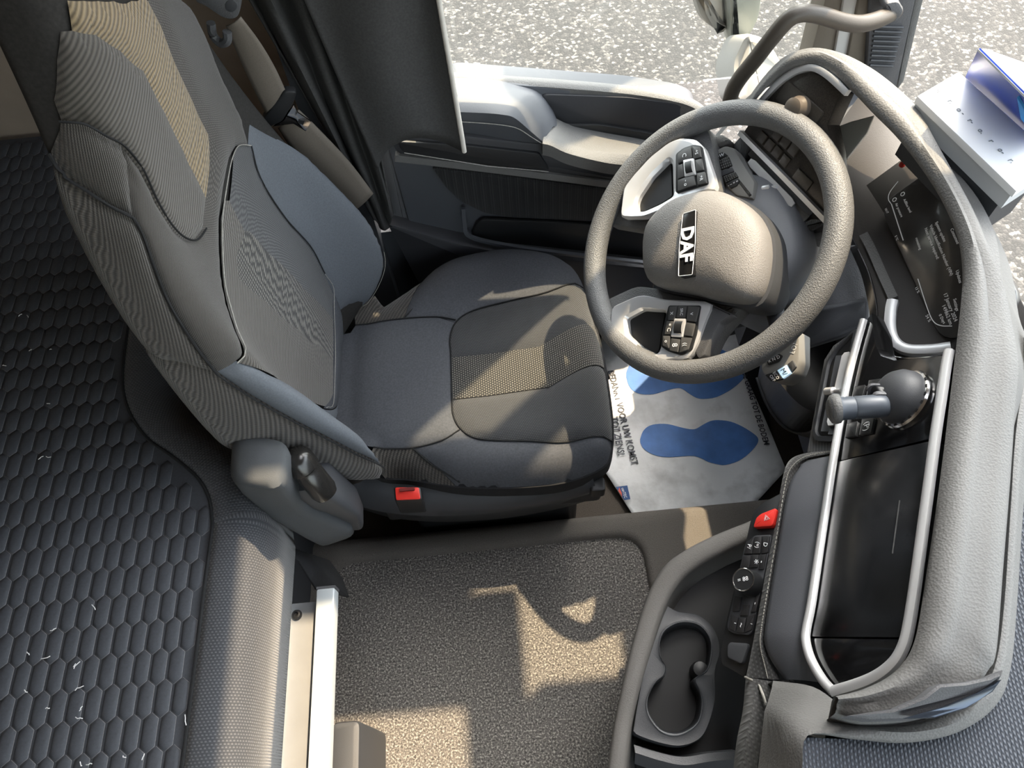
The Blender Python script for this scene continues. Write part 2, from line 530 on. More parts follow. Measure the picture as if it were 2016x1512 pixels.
# engine tunnel: rounded rim with a sunk speckled cover plate
tun = thing('engine_tunnel', 'low carpeted engine tunnel between the seats', loc=(0, 0, 0), kind='structure')
def rrect(x0, x1, y0, y1, z, r, k=6):
    return fillet([V((x0, y0, z)), V((x1, y0, z)), V((x1, y1, z)), V((x0, y1, z))], r, k)
O = [(-.62, .85, -.55, .560, 0.0, .09), (-.62, .85, -.55, .556, .09, .09), (-.618, .848, -.548, .553, .118, .09), (-.610, .84, -.54, .545, .133, .085), (-.595, .825, -.525, .533, .140, .08),
     (-.445, .262, -.435, .512, .140, .07), (-.437, .255, -.428, .505, .1385, .066), (-.431, .249, -.422, .499, .133, .062), (-.428, .246, -.419, .496, .122, .06)]
m = MB(); m.loft([rrect(*o, k=8) for o in O], True)
m.build('tunnel_rim', CARPET_R, tun)
m = MB(); m.plate(rrect(-.43, .248, -.421, .498, .126, .06, 8), .02, V((0, 0, 1)))
m.build('tunnel_cover', CARPET, tun)

# cab walls, roof
def structure(name, mb, mt, parent=None): return tag(mb.build(name, mt, parent), kind='structure')
w = MB(); w.box((-.72, 1.30, 1.33), (.92, .04, 1.75))
wall_left = structure('wall_left', w, HEADLINER)
w = MB(); w.box((-.71, 1.275, .98), (.90, .012, .018))
tag(w.build('trim_1', HEADLINER), kind='structure')
w = MB(); w.box((-1.19, .0, 1.05), (.04, 2.56, 2.3)); structure('wall_rear', w, HEADLINER)
# ceiling with an open roof hatch above the driver's side
w = MB(); w.box((-.515, 0.0, 2.20), (1.37, 2.6, .05)); w.box((.745, -.02, 2.20), (.09, 2.3, .05)); w.box((.39, 1.0325, 2.20), (.44, .195, .05)); w.box((.65, 1.03, 2.20), (.10, .19, .05)); w.box((.435, -.55, 2.20), (.53, 1.50, .05)); structure('ceiling', w, HEADLINER)
w = MB(); w.sweep(rrect(.17, .70, .20, .935, 2.185, .03), [(-.012, -.02), (.012, -.02), (.012, .05), (-.012, .05)], V((0, 0, 1)), True); structure('trim_7', w, PL_GREY)
w = MB()
w.box((-.72, -1.22, 1.05), (.92, .05, 2.3)); w.box((.42, -1.22, .38), (1.36, .05, .90)); w.box((.42, -1.22, 2.0), (1.36, .05, .40))
structure('wall_right', w, HEADLINER)
w = MB(); w.box((.90, 0, .18), (.05, 2.3, .52)); structure('wall_front', w, PL_DARK)
w = MB(); w.box((.82, -.05, 2.06), (.20, 1.8, .26)); structure('trim_2', w, HEADLINER)          # overhead locker above the windscreen
w = MB(); w.box((1.05, -.09, 1.99), (.26, 2.1, .03)); structure('trim_6', w, PL_DARK)                # unseen sun visor added outside the windscreen to shade the dash hood
w = MB(); w.box((.18, 1.11, 2.10), (.92, .05, .20)); structure('trim_3', w, HEADLINER)           # door header
# B pillar behind the driver's door
w = MB(); w.box((-.285, 1.19, 1.12), (.07, .24, 2.2)); structure('trim_4', w, PL_DARK)
w = MB(); w.box((.20, 1.165, .16), (1.30, .05, .52)); w.box((-.30, 1.13, .20), (.24, .06, .6)); structure('trim_8', w, PL_DARK)      # door sill

w = MB(); w.box((.73, 1.085, .27), (.36, .07, .74)); structure('trim_9', w, PL_DARK)      # cab side below the A pillar
# windscreen
rows = []
for t in (0, .33, .66, 1):
    z = .44 + 1.52*t
    rows.append([V((.70 - .10*t + .20*(1 - (y/1.10)**2), y, z)) for y in [1.10 - 2.2*i/24 for i in range(25)]])
m = MB(); m.loft(rows, False)
o = m.build('window_1', GLASS); tag(o, kind='structure')
m = MB(); m.box((.18, 1.115, 1.40), (.84, .005, 1.2))
o = m.build('window_2', GLASS); tag(o, kind='structure')
m = MB(); m.box((.20, -1.20, 1.30), (.9, .005, 1.0))
o = m.build('window_3', GLASS); tag(o, kind='structure')
# ================================================================== bunk: quilted mattress, border, rail
MZ = .70
QUILT = mat('quilted_charcoal_cloth', srgb(62, 65, 71), .8, nscale=260, namt=.12, bscale=1500, bstr=.3, bdist=.0006)
STITCH = mat('quilt_stitch', srgb(104, 104, 105), .8, nscale=400, namt=.25)
def dotted():
    m = weave('perforated_border_cloth', srgb(60, 62, 66), srgb(100, 101, 104), .0038, .0050, 0.0, 'brick', .8, .6, .0009, 'UV')
    return m
BORDER = dotted()
mattress = thing('bunk_mattress', 'dark quilted bunk mattress with long hexagon cells behind the seat', 'mattress', (-.8, .4, .48))
edge = [V((-.448, -.45)), V((-.448, .30)), V((-.450, .40)), V((-.470, .455)), V((-.515, .50)), V((-.575, .55)), V((-.62, .63)), V((-.635, .75)), V((-.64, .95)), V((-.64, 1.262))]
edge = crom([p.to_3d() for p in edge], 5)
top = [V((p.x, p.y, MZ)) for p in edge] + [V((-1.165, 1.262, MZ)), V((-1.165, -.45, MZ))]
m = MB(); m.plate(top, .19, V((0, 0, 1)))
m.build('mattress_core', QUILT, mattress)
# padded border cloth rolling over the front edge
def border():
    n = len(edge); rows = []
    prof = [(0, .002), (.012, .005), (.03, .004), (.046, -.003), (.058, -.016), (.066, -.038), (.070, -.07), (.070, -.16)]
    off = []
    for i in range(n):
        a, b = edge[max(0, i-1)], edge[min(n-1, i+1)]
        t = (b-a).normalized(); off.append(V((t.y, -t.x, 0)))
    for o, z in prof: rows.append([V((p.x, p.y, MZ)) + q*o + V((0, 0, z)) for p, q in zip(edge, off)])
    m = MB(); R = m.loft(rows, False)
    o = m.build('border', BORDER, mattress, 60)
    me = o.data; uvl = me.uv_layers.new(name='UVMap')
    L = [0.0]
    for i in range(1, n): L.append(L[-1]+(edge[i]-edge[i-1]).length)
    W = [0, .0125, .030, .047, .065, .088, .12, .21]
    for lp in me.loops:
        k = lp.vertex_index; uvl.data[lp.index].uv = (L[k % n], W[k//n])
    md = o.modifiers.new('s', 'SOLIDIFY'); md.thickness = .004; md.offset = -1
border()
tube('piping', [V((p.x, p.y, MZ+.003)) for p in edge], .0022, SEAM, mattress, 6)
# quilt cells
def cell_mesh():
    hw, hh, sh, h = .0096, .0240, .0165, .0036
    def hexa(k, z, dy=0): return [V((-hw*k, sh*k+dy*0, z)), V((0, hh*(.55+.45*k), z)) if False else V((0, hh*k, z)), V((hw*k, sh*k, z)), V((hw*k, -sh*k, z)), V((0, -hh*k, z)), V((-hw*k, -sh*k, z))]
    m = MB()
    R = [m.ring(hexa(1.0, -.0005)), m.ring(hexa(.96, .0008)), m.ring(hexa(.72, h*.8)), m.ring(hexa(.38, h))]
    for i in range(3): m.bridge(R[i], R[i+1])
    m.f.append(tuple(R[3]))
    o = m.build('quilt_cell', [QUILT, STITCH], None, 80)
    for p in o.data.polygons:
        if p.index < 6: p.material_index = 1
    me = o.data; bpy.data.objects.remove(o)
    return me
CELL = cell_mesh()
PX, PY = .0227, .0395
poly2 = [(p.x, p.y) for p in top]
spots = []
r = 0; y = -.43
while y < 1.25:
    x = -1.155 + (PX/2 if r % 2 else 0)
    while x < -.44:
        if pip(x, y, poly2) and pdist(x, y, poly2) > .0125: spots.append(V((x, y, MZ)))
        x += PX
    y += PY; r += 1
def vis(p):
    u, v = proj(p)
    if not (-10 < u < 2026 and -10 < v < 1522): return 9.0
    return (p-CAM).length + (.6 if (v < 850 and u > 60+(v-270)*.45) else 0)
spots.sort(key=vis)
cells = spots[:300]
for p in cells:
    o = bpy.data.objects.new('quilt_cell', CELL); o.location = p; COL.objects.link(o); adopt(o, mattress)
m = MB(); mi = []
vv = [v.co.copy() for v in CELL.vertices]; ff = [tuple(q.vertices) for q in CELL.polygons]
for p in spots[300:]:
    b0 = len(m.v)
    for q in vv: m.vert(q + p)
    for k, q in enumerate(ff): m.f.append(tuple(i+b0 for i in q)); mi.append(CELL.polygons[k].material_index)
o = m.build('quilt_cells', [QUILT, STITCH], mattress, 80, recalc=False)
for q, k in zip(o.data.polygons, mi): q.material_index = k
tag(o, kind='stuff')
# lint on the quilt
LINT = mat('white_lint', srgb(225, 225, 225), .9, nscale=50, namt=.05)
m = MB()
for (x, y) in [(55, 622), (60, 690), (100, 688), (40, 620), (8, 720), (95, 795), (55, 1287), (105, 1240), (148, 1310), (155, 1355), (160, 1395), (155, 1414), (52, 1360), (95, 1394), (245, 1490), (160, 1505), (185, 1195), (365, 1417), (175, 1505), (282, 1490), (80, 902), (95, 900), (150, 1310), (90, 1295)]:
    c = at(x, y, MZ+.006); a = random.random()*6.28; l = .002+random.random()*.004
    q = [c + V((cos(a)*l*t, sin(a)*l*t, .0008*(1-t*t))) + V((random.uniform(-.001, .001), random.uniform(-.001, .001), 0)) for t in (-1, -.3, .3, 1)]
    m.tube(q, .0006, 5)
tag(m.build('lint', LINT), 'scattered white lint specks on the quilted mattress', 'lint', kind='stuff')

# bunk box under the mattress
bunk = thing('bunk_box', 'dark storage box carrying the bunk mattress', 'bunk box', (-.8, .3, 0))
box('body', (-.82, .38, .255), (.70, 1.70, .50), PL_DARK, bunk)
CLOTH_D = mat('black_cover_cloth', srgb(26, 27, 30), .9, nscale=200, namt=.2)
m = MB()
m.loft([[V((-.445, .42, .58)), V((-.40, .40, .58)), V((-.375, .385, .52)), V((-.36, .35, .47))], [V((-.42, .44, .40)), V((-.36, .42, .40)), V((-.335, .385, .40)), V((-.322, .35, .40))]], False)
o = m.build('corner_cover', CLOTH_D, bunk); md = o.modifiers.new('s', 'SOLIDIFY'); md.thickness = .004
box('drawer_front', (-.335, -.12, .24), (.05, .55, .22), PL_DARK, bunk, bev=.01)
ALU = mat('brushed_aluminium', srgb(150, 152, 154), .4, metal=.4, nscale=30, namt=.04)
ALU_W = mat('white_anodised_profile', srgb(186, 193, 197), .35, metal=.1, nscale=12, namt=.02)
rail = thing('bunk_rail', 'long white aluminium rail along the front of the bunk', 'rail', (-.35, 0, .45))
ye = at(641, 1158, .50).y
box('top_profile', (-.337, ye/2-.20, .487), (.030, ye+.4, .026), ALU_W, rail, bev=.003)
box('end_cap', (-.337, ye+.0018, .486), (.031, .004, .027), PL_MID, rail)
box('mounting_plate', (-.375, ye/2-.20-.006, .4665), (.062, ye+.388, .004), ALU, rail)
box('edge_lip', (-.4065, ye/2-.20-.006, .474), (.005, ye+.388, .020), ALU_W, rail)
bc = at(585, 1211, .469)
m = MB(); m.lathe([(.0085, 0), (.0085, .003), (.0065, .006), (.004, .0065), (.004, .003), (.0, .003)], bc, (0, 0, 1), 20)
m.build('bolt', PL_BLACK, rail)
# ================================================================== driver's seat
PLAIN = mat('charcoal_seat_cloth', srgb(82, 84, 89), .95, spec=.1, nscale=320, namt=.14, bscale=1600, bstr=.35, bdist=.0006)
PLAIN_B = mat('grey_bolster_cloth', srgb(96, 100, 106), .95, spec=.1, nscale=420, namt=.10, bscale=1800, bstr=.3, bdist=.0005)
RIB_S = weave('ribbed_side_cloth', srgb(46, 45, 44), srgb(94, 90, 85), .0062, .0025, .5, 'rib', .92, .8, .0016)
RIB_W = weave('wide_ribbed_cloth', srgb(54, 52, 50), srgb(102, 98, 92), .0052, .0026, 1.45, 'rib', .92, .8, .0012)
RIB_T = weave('tan_ribbed_cloth', srgb(84, 74, 60), srgb(164, 146, 116), .0056, .0030, 1.45, 'rib', .92, .8, .0014)
WV_F = weave('fine_weave_cloth', srgb(62, 60, 58), srgb(104, 100, 95), .0022, .0030, .2, 'brick', .92, .6, .0008)
WV_D = weave('dark_basket_cloth', srgb(52, 54, 58), srgb(104, 104, 104), .0026, .0036, .6, 'brick', .92, .7, .0008)
WV_L = weave('light_basket_cloth', srgb(44, 44, 44), srgb(136, 132, 124), .0042, .0052, 0, 'brick', .92, .8, .0011)
seat = thing('driver_seat', 'grey fabric driver seat with folded armrest, facing the steering wheel', 'seat', (-.1, .72, 0))

# ---- cushion: a height field over the plan outline
c_out = pz([(700, 618, .46), (790, 568, .45), (870, 524, .43), (940, 508, .42), (1010, 506, .41), (1080, 514, .41), (1128, 537, .41), (1150, 566, .41), (1172, 630, .42), (1190, 690, .43), (1203, 770, .43), (1209, 840, .42), (1205, 895, .41), (1185, 930, .40), (1110, 958, .40), (1000, 968, .40), (900, 962, .41), (810, 945, .42), (745, 935, .43), (690, 900, .46)])
c_poly0 = [(p.x, p.y) for p in crom(c_out + [V((-.34, .55, .46)), V((-.36, .73, .46)), V((-.34, .9, .46))], 5, True)]
def cz(x, y):
    d = pdist(x, y, c_poly0)
    if not pip(x, y, c_poly0): d = -d
    if x < -.26: d = max(d, .05 + 0*x)
    e = max(d, -.004)
    dome = .082*(1-exp(-max(0, e)/.028))
    dome += .006*exp(-((y-.735)/.11)**2)*0 - .010*exp(-((y-.735)/.16)**2)*(1 if x > -.4 else 0)
    return .412 + dome + (-.05 if d < 0 else 0)
def SCu(u, v): return V((u, v, cz(u, v)))
def con_cush(px, py):
    z = .48
    for _ in range(14):
        p = at(px, py, z); z = .5*z + .5*cz(p.x, p.y)
    return (p.x, p.y)
def cp(lst): return [con_cush(*q) for q in lst]
# traced seams (pixel) on the cushion
front_mid = [(1150, 566), (1172, 630), (1190, 690), (1203, 770), (1209, 850), (1208, 880)]
A_top = [(1148, 566), (1080, 574), (1000, 593), (930, 612), (897, 635), (886, 668), (888, 700)]
A_bot = [(890, 790), (892, 815), (902, 838), (925, 858), (960, 866), (1040, 868), (1120, 870), (1207, 870)]
seam_c = A_top + A_bot
def outl(a, b):
    """part of the plan outline between the points nearest a and b, going forwards"""
    n = len(c_poly0)
    i = min(range(n), key=lambda k: (c_poly0[k][0]-a[0])**2+(c_poly0[k][1]-a[1])**2)
    j = min(range(n), key=lambda k: (c_poly0[k][0]-b[0])**2+(c_poly0[k][1]-b[1])**2)
    out = []
    while True:
        out.append(c_poly0[i])
        if i == j: break
        i = (i+1) % n
    return out
ct = cp(A_top); cb = cp(A_bot)
band_t = cp([(888, 704), (960, 697), (1060, 683), (1188, 667)])
band_b = cp([(890, 786), (960, 779), (1080, 762), (1201, 745)])
o_tl = outl(ct[0], cb[-1])
i1 = min(range(len(o_tl)), key=lambda k: (o_tl[k][0]-band_t[-1][0])**2+(o_tl[k][1]-band_t[-1][1])**2)
i2 = min(range(len(o_tl)), key=lambda k: (o_tl[k][0]-band_b[-1][0])**2+(o_tl[k][1]-band_b[-1][1])**2)
def sm(pts, k=4): return [(p.x, p.y) for p in crom([V((x, y, 0)) for x, y in pts], k)]
ctS = sm(ct); cbS = sm(cb)
ST = .011
cushion = thing('cushion'); adopt(cushion, seat)
panel('seat_panel', SCu, ctS[:-1] + band_t[:] + list(reversed(o_tl[:i1+1])), ST, WV_D, cushion, .004, .012, .002)
panel('woven_band', SCu, band_t + o_tl[i1:i2+1] + list(reversed(band_b)), ST, WV_L, cushion, .004, .03, 0)
panel('seat_panel', SCu, band_b + o_tl[i2:] + list(reversed(cbS)), ST, WV_D, cushion, .004, .012, .002)
# side pads
rl = cp([(700, 640), (780, 626), (860, 625), (897, 630)])
rr = cp([(690, 868), (760, 876), (800, 880), (870, 868), (905, 846)])
i_rl = outl(c_poly0[0], ct[0])
tri_l0 = cp([(697, 618), (788, 572)]); tri_l1 = cp([(700, 640), (790, 628), (868, 545)])
padL = cp([(795, 627), (897, 630)]) + [ct[3], ct[2], ct[1], ct[0]]
aL = cp([(868, 540)])[0]
padL_out = outl(aL, ct[0])
panel('bolster_pad', SCu, sm(cp([(795, 627), (860, 624), (895, 634)])) + list(reversed(sm(ct[:4]))) + list(reversed(padL_out)), ST, PLAIN, cushion, .006, .02, .002)
aL0 = cp([(705, 622)])[0]
panel('ribbed_insert', SCu, cp([(700, 640), (750, 632), (795, 627)]) + list(reversed(outl(aL0, aL))), ST, RIB_S, cushion, .002, .012, .001)
aR = cp([(905, 955)])[0]
padR_out = outl(cb[-1], aR)
panel('bolster_pad', SCu, cp([(812, 882)]) + sm(cp([(870, 866), (900, 840)])) [:3] + sm(cb[3:]) + padR_out, ST, PLAIN, cushion, .006, .02, .002)
aR1 = cp([(720, 920)])[0]
panel('ribbed_insert', SCu, cp([(735, 880), (812, 882)]) + outl(aR, aR1), ST, RIB_S, cushion, .002, .012, .001)
# plain rear panel
rear = cp([(690, 655), (700, 640), (795, 627), (860, 624), (893, 634)]) + ctS[16:] + cbS[:14] + cp([(870, 867), (812, 882), (735, 880), (690, 870)]) + [(-.345, .60), (-.35, .73), (-.345, .86)]
panel('seat_panel', SCu, rear, ST, PLAIN, cushion, .003, .02, .001)
for pts in (seam_c, [(700, 640), (795, 627), (860, 624), (897, 630)], [(735, 880), (812, 882), (870, 867), (905, 846)], [(795, 627), (835, 585), (868, 545)], [(812, 882), (850, 915), (905, 950)]):
    q = sm(cp(pts)); tube('seam', [SCu(*p) + V((0, 0, .0005)) for p in q], .0016, SEAM, cushion, 6)
# skirt under the padded top
sk = [V((x, y, 0)) for x, y in c_poly0]
m = MB(); m.loft([[V((p.x, p.y, cz(p.x, p.y)+.055)) if False else V((p.x, p.y, .415)) for p in sk], [V((-.07+(p.x+.07)*1.003, .735+(p.y-.735)*1.003, .38)) for p in sk], [V((-.07+(p.x+.07)*.97, .735+(p.y-.735)*.96, .335)) for p in sk], [V((-.07+(p.x+.07)*.9, .735+(p.y-.735)*.9, .32)) for p in sk]], True, True, True)
m.build('valance', mat('black_seat_valance', srgb(30, 31, 34), .9, nscale=250, namt=.2), cushion, 70)

# ---- plastic seat base and suspension
base = thing('seat_base'); adopt(base, seat)
bl = crom(pz([(690, 985, .34), (760, 1003, .33), (860, 1010, .33), (980, 1003, .33), (1090, 985, .33), (1175, 962, .34)]), 5)
m = MB()
bt = crom(pz([(690, 930, .41), (760, 945, .41), (860, 962, .40), (980, 968, .40), (1090, 958, .40), (1165, 942, .41)]), 5)
bb = [p + V((0, .03, -.12)) for p in bl]
bm_ = [p*.35+q*.65 + V((0, -.004, 0)) for p, q in zip(bt, bl)]
m.loft([[p + V((0, .02, 0)) for p in bt], bm_, bl, [p + V((0, .012, -.02)) for p in bl], bb], False)
o = m.build('base_trim', PL_DARK, base); md = o.modifiers.new('s', 'SOLIDIFY'); md.thickness = .006
o['label'] = 'dark plastic side trim'
box('frame', (-.06, .735, .30), (.44, .40, .07), PL_BLACK, base, bev=.01)
box('suspension', (-.06, .735, .135), (.36, .34, .27), PL_BLACK, base, bev=.02)
box('base_foot', at(1175, 958, .36), (.03, .03, .03), PL_BLACK, base, bev=.006)
# buckle with red release button
bk = thing('buckle'); adopt(bk, seat)
bq = [at(778, 960, .475), at(825, 960, .475), at(828, 983, .470), at(780, 985, .470)]
ax_d = V((.06, -.10, 1)).normalized()
top_c = sum(bq, V())/4
m = MB(); m.plate(fillet([top_c + (p-top_c)*1.12 for p in bq], .004), .085, ax_d, .002); m.build('buckle_body', PL_BLACK, bk)
m = MB(); m.plate(fillet([p + ax_d*.002 for p in bq], .003), .004, ax_d, .001); m.build('release_button', RED, bk)['label'] = 'red release button'
sl = [top_c + (bq[0]-top_c)*.62 + ax_d*.0025, top_c + (bq[1]-top_c)*.62 + ax_d*.0025]
box('slot', (sl[0]+sl[1])/2 + ax_d*.0008, ((sl[1]-sl[0]).length, .006, .003), mat('dark_red_slot', srgb(95, 14, 12), .5, nscale=20, namt=.1), bk)

# ---- backrest: stacked superellipse sections with forward side bolsters
ROWS = [  # z, x centre, half width, half depth, bolster push
    (.47, -.385, .200, .070, .030), (.53, -.388, .232, .080, .085), (.60, -.392, .243, .083, .115), (.70, -.398, .248, .083, .110), (.80, -.402, .247, .082, .078),
    (.90, -.406, .240, .080, .045), (1.00, -.407, .228, .078, .020), (1.10, -.406, .208, .075, .006), (1.20, -.402, .178, .072, 0), (1.29, -.396, .146, .070, 0), (1.36, -.390, .128, .066, 0), (1.42, -.386, .115, .055, 0)]
def rowv(z, k):
    n = len(ROWS)
    if z <= ROWS[0][0]: return ROWS[0][k]
    if z >= ROWS[-1][0]: return ROWS[-1][k]
    for i in range(n-1):
        if ROWS[i+1][0] >= z: break
    p1, p2 = ROWS[i], ROWS[i+1]; p0 = ROWS[max(0, i-1)]; p3 = ROWS[min(n-1, i+2)]
    t = (z-p1[0])/(p2[0]-p1[0])
    m1 = (p2[k]-p0[k])/max(1e-6, p2[0]-p0[0])*(p2[0]-p1[0]); m2 = (p3[k]-p1[k])/max(1e-6, p3[0]-p1[0])*(p2[0]-p1[0])
    return (2*t**3-3*t*t+1)*p1[k]+(t**3-2*t*t+t)*m1+(-2*t**3+3*t*t)*p2[k]+(t**3-t*t)*m2
YC = .722
PHK = .26          # phi (radians) * PHK ~ metres along the cloth
def sp_(c, e): return (abs(c)**e)*(1 if c >= 0 else -1)
def SB(u, z):
    ph = u/PHK
    xc, a, b, g = rowv(z, 1), rowv(z, 2), rowv(z, 3), rowv(z, 4)
    e = .56
    bump = g*exp(-((abs(ph)-1.02)/.36)**2)
    hollow = .018*exp(-(ph/.8)**2)*(1 if z < 1.1 else max(0, 1-(z-1.1)/.2))
    if cos(ph) < 0: b *= .34
    return V((xc + b*sp_(cos(ph), e) + bump - hollow, YC + a*sp_(sin(ph), e), z))
_gb = []
for i in range(161):
    u = (-2.6 + 4.9*i/160)*PHK
    for j in range(101):
        z = .475+.944*j/100
        p = SB(u, z)
        _gb.append((u, z, *proj(p), p))
def _facing(u, z):
    p = SB(u, z); n = surf_n(SB, u, z)
    if n.dot(V((p.x+.385, p.y-YC, 0))) < 0: n = -n
    return n.dot((CAM-p).normalized())
def hit_b(px, py):
    c = sorted(((x-px)**2+(y-py)**2, u, z) for u, z, x, y, p in _gb if abs(x-px) < 45 and abs(y-py) < 45)
    best = None; h = 1e-4
    for q0, u, z in c[:60:4]:
        for _ in range(8):
            x, y = proj(SB(u, z)); xu, yu = proj(SB(u+h, z)); xv, yv = proj(SB(u, z+h))
            a, b, cc, d = (xu-x)/h, (xv-x)/h, (yu-y)/h, (yv-y)/h
            det = a*d-b*cc
            if abs(det) < 1: break
            du, dv = (d*(px-x)-b*(py-y))/det, (a*(py-y)-cc*(px-x))/det
            s = min(1, .015/max(1e-9, sqrt(du*du+dv*dv)))
            u += du*s; z += dv*s
        x, y = proj(SB(u, z))
        if abs(x-px)+abs(y-py) < 2 and _facing(u, z) > 0 and .3 < z < 1.6:
            dd = (SB(u, z)-CAM).length
            if best is None or dd < best[0]: best = (dd, u, z)
    if best is None:                                   # just off the outline: the nearest seen point
        f = [k for k in c if _facing(k[1], k[2]) > 0][:1] or c[:1]
        if not f: f = [min(((x-px)**2+(y-py)**2, u, z) for u, z, x, y, p in _gb)]
        best = (0, f[0][1], f[0][2])
    return (best[1], max(.472, min(1.418, best[2])))
def bp_(l): return [hit_b(*q) for q in l]
back = thing('backrest'); adopt(back, seat)
# inner body
rings = []
for j in range(50):
    z = .47+.95*j/49
    rings.append([SB(-pi*PHK + 2*pi*PHK*i/72, z) for i in range(72)])
cen = V((-.385, YC, 0))
rings = [[V((cen.x+(p.x-cen.x)*.90, cen.y+(p.y-cen.y)*.965, p.z)) for p in r_] for r_ in rings]
topr = rings[-1]; tc = sum(topr, V())/len(topr)
for k, h in ((.9, .015), (.7, .026), (.4, .033)): rings.append([tc+(p-tc)*k+V((0, 0, h)) for p in topr])
m = MB(); m.loft(rings, True, True, True); m.build('back_shell', mat('dark_back_shell_cloth', srgb(50, 49, 48), .95, spec=.1, nscale=300, namt=.14), back, 70)
# ---- traced cloth panels on the backrest
def bpanel(name, pts, mt, puff=.004, pr=.012, sink=.003, step=.012, smooth=0):
    uv = bp_(pts)
    return panel(name, SB, uv, step, mt, back, puff, pr, sink)
L_shield = [(146, 62), (194, 69), (243, 100), (288, 139), (330, 222), (365, 295), (392, 351), (410, 389)]
L_shlow = [(403, 450), (385, 472), (361, 468), (333, 440), (305, 392), (278, 333), (243, 288), (208, 267), (167, 243), (118, 238)]
L_shoulder = [(255, 330), (260, 400), (264, 433)]
L_seam = [(98, 300), (118, 335), (139, 354), (174, 375), (215, 403), (250, 421), (264, 433), (283, 470), (305, 530), (335, 600), (382, 675), (428, 735)]
L_light = [(492, 287), (468, 287), (455, 310), (443, 370), (435, 430), (435, 480), (440, 560), (452, 640), (466, 713)]
bpanel('shield_panel', L_shield + L_shlow + [(104, 200), (112, 120), (122, 64)], RIB_W)
bpanel('tan_stripe', [(138, 2), (170, 2), (200, 2), (230, 2), (265, 2), (297, 2), (323, 52), (347, 118), (385, 201), (413, 271), (417, 330), (410, 389)] + list(reversed(L_shield[:-1])), RIB_T, .003)
bpanel('shoulder_panel', list(reversed(L_shlow[6:])) + L_shoulder + list(reversed(L_seam[:6])), RIB_S, .004)
bpanel('surround_panel', [(297, 2), (376, 6), (402, 66), (438, 152), (478, 235), (492, 287)] + L_light[1:] + list(reversed(L_seam[6:])) + list(reversed(L_shoulder[:-1])) + list(reversed(L_shlow[:7])) + [(410, 389), (417, 330), (413, 271), (385, 201), (347, 118), (323, 52)], WV_F, .003)
L_sbot = [(215, 648), (290, 688), (360, 718), (428, 735)]
bpanel('ribbed_panel', L_seam + list(reversed(L_sbot[:-1])) + [(190, 590), (150, 510), (112, 400)], RIB_S, .005)
L_bol = [(428, 735), (520, 795), (620, 850), (700, 892), (740, 910), (768, 920)]
bpanel('ribbed_panel', L_sbot + L_bol[1:] + [(745, 945), (690, 948), (600, 925), (500, 895), (430, 880), (370, 850), (300, 775), (255, 712)], RIB_S, .004)
bpanel('bolster', [(428, 735), (466, 713), (500, 722), (560, 755), (640, 805), (688, 832), (735, 862), (762, 893), (768, 920)] + list(reversed(L_bol[1:-1])), PLAIN_B, .006, .02)
L_win = [(492, 287), (510, 350), (560, 430), (612, 482), (650, 530)]
bpanel('bolster', [(495, 245), (600, 304), (695, 375), (745, 435), (750, 500), (732, 556), (702, 608), (686, 610)] + list(reversed(L_win)), PLAIN_B, .006, .02)
bpanel('back_panel', L_win + [(656, 580), (656, 630), (600, 570), (530, 500), (482, 455), (452, 395), (460, 300), (468, 287)], WV_D, 0, .012, 0)
bpanel('back_band', [(482, 455), (530, 500), (600, 570), (656, 630), (656, 712), (590, 650), (520, 590), (470, 548), (466, 500)], WV_L, 0, .02, 0)
bpanel('back_panel', [(482, 455), (466, 500), (470, 548), (520, 590), (590, 650), (656, 712), (656, 775), (640, 800), (560, 755), (500, 722), (466, 713), (452, 640), (440, 560), (435, 480), (435, 430), (443, 395), (452, 395)], RIB_W, 0, .012, 0)
bpanel('back_panel', [(650, 530), (686, 612), (690, 700), (690, 832), (640, 803), (656, 775), (656, 580)], PLAIN, .003)
for pts, mt, r in ((L_seam, SEAM, .0018), (L_light, SEAM_L, .0008), (L_bol, SEAM, .0015), (L_win, SEAM, .0012), (L_shlow, SEAM, .0012), ([(650, 530), (656, 580), (656, 775), (640, 803)], SEAM_L, .0006), ([(702, 608), (732, 556), (750, 500)], SEAM_L, .0006)):
    q = sm(bp_(pts), 5)
    tube('seam', [SB(*p) + surf_n(SB, *p)*.0022*(1 if surf_n(SB, *p).dot(CAM-SB(*p)) > 0 else -1) for p in q], r, mt, back, 6)

# ---- armrest, swung up beside the backrest
SOFT = mat('soft_black_armrest', srgb(70, 73, 76), .8, bscale=900, bstr=.4, bdist=.0008, nscale=14, namt=.06)
arm = thing('armrest'); adopt(arm, seat)
def quadring(q, z, r):
    zs = z if isinstance(z, (list, tuple)) else [z]*len(q)
    return fillet([at(x, y, zz) for (x, y), zz in zip(q, zs)], r, 4)
R = [quadring([(474, 868), (558, 880), (542, 950), (468, 940)], .806, .02),
     quadring([(460, 851), (572, 872), (556, 966), (455, 950)], .798, .022),
     quadring([(458, 856), (578, 884), (566, 972), (452, 954)], .775, .022),
     quadring([(470, 890), (585, 910), (580, 985), (470, 978)], .72, .022),
     quadring([(520, 945), (610, 940), (620, 1010), (530, 1030)], .64, .022),
     quadring([(580, 990), (680, 985), (697, 1044), (600, 1068)], .57, .02),
     quadring([(612, 1010), (690, 1010), (702, 1054), (625, 1080)], .535, .018),
     quadring([(622, 1018), (684, 1016), (692, 1048), (632, 1070)], .525, .015)]
m = MB(); m.loft(R, True, True, True); m.build('pad', SOFT, arm, 55)
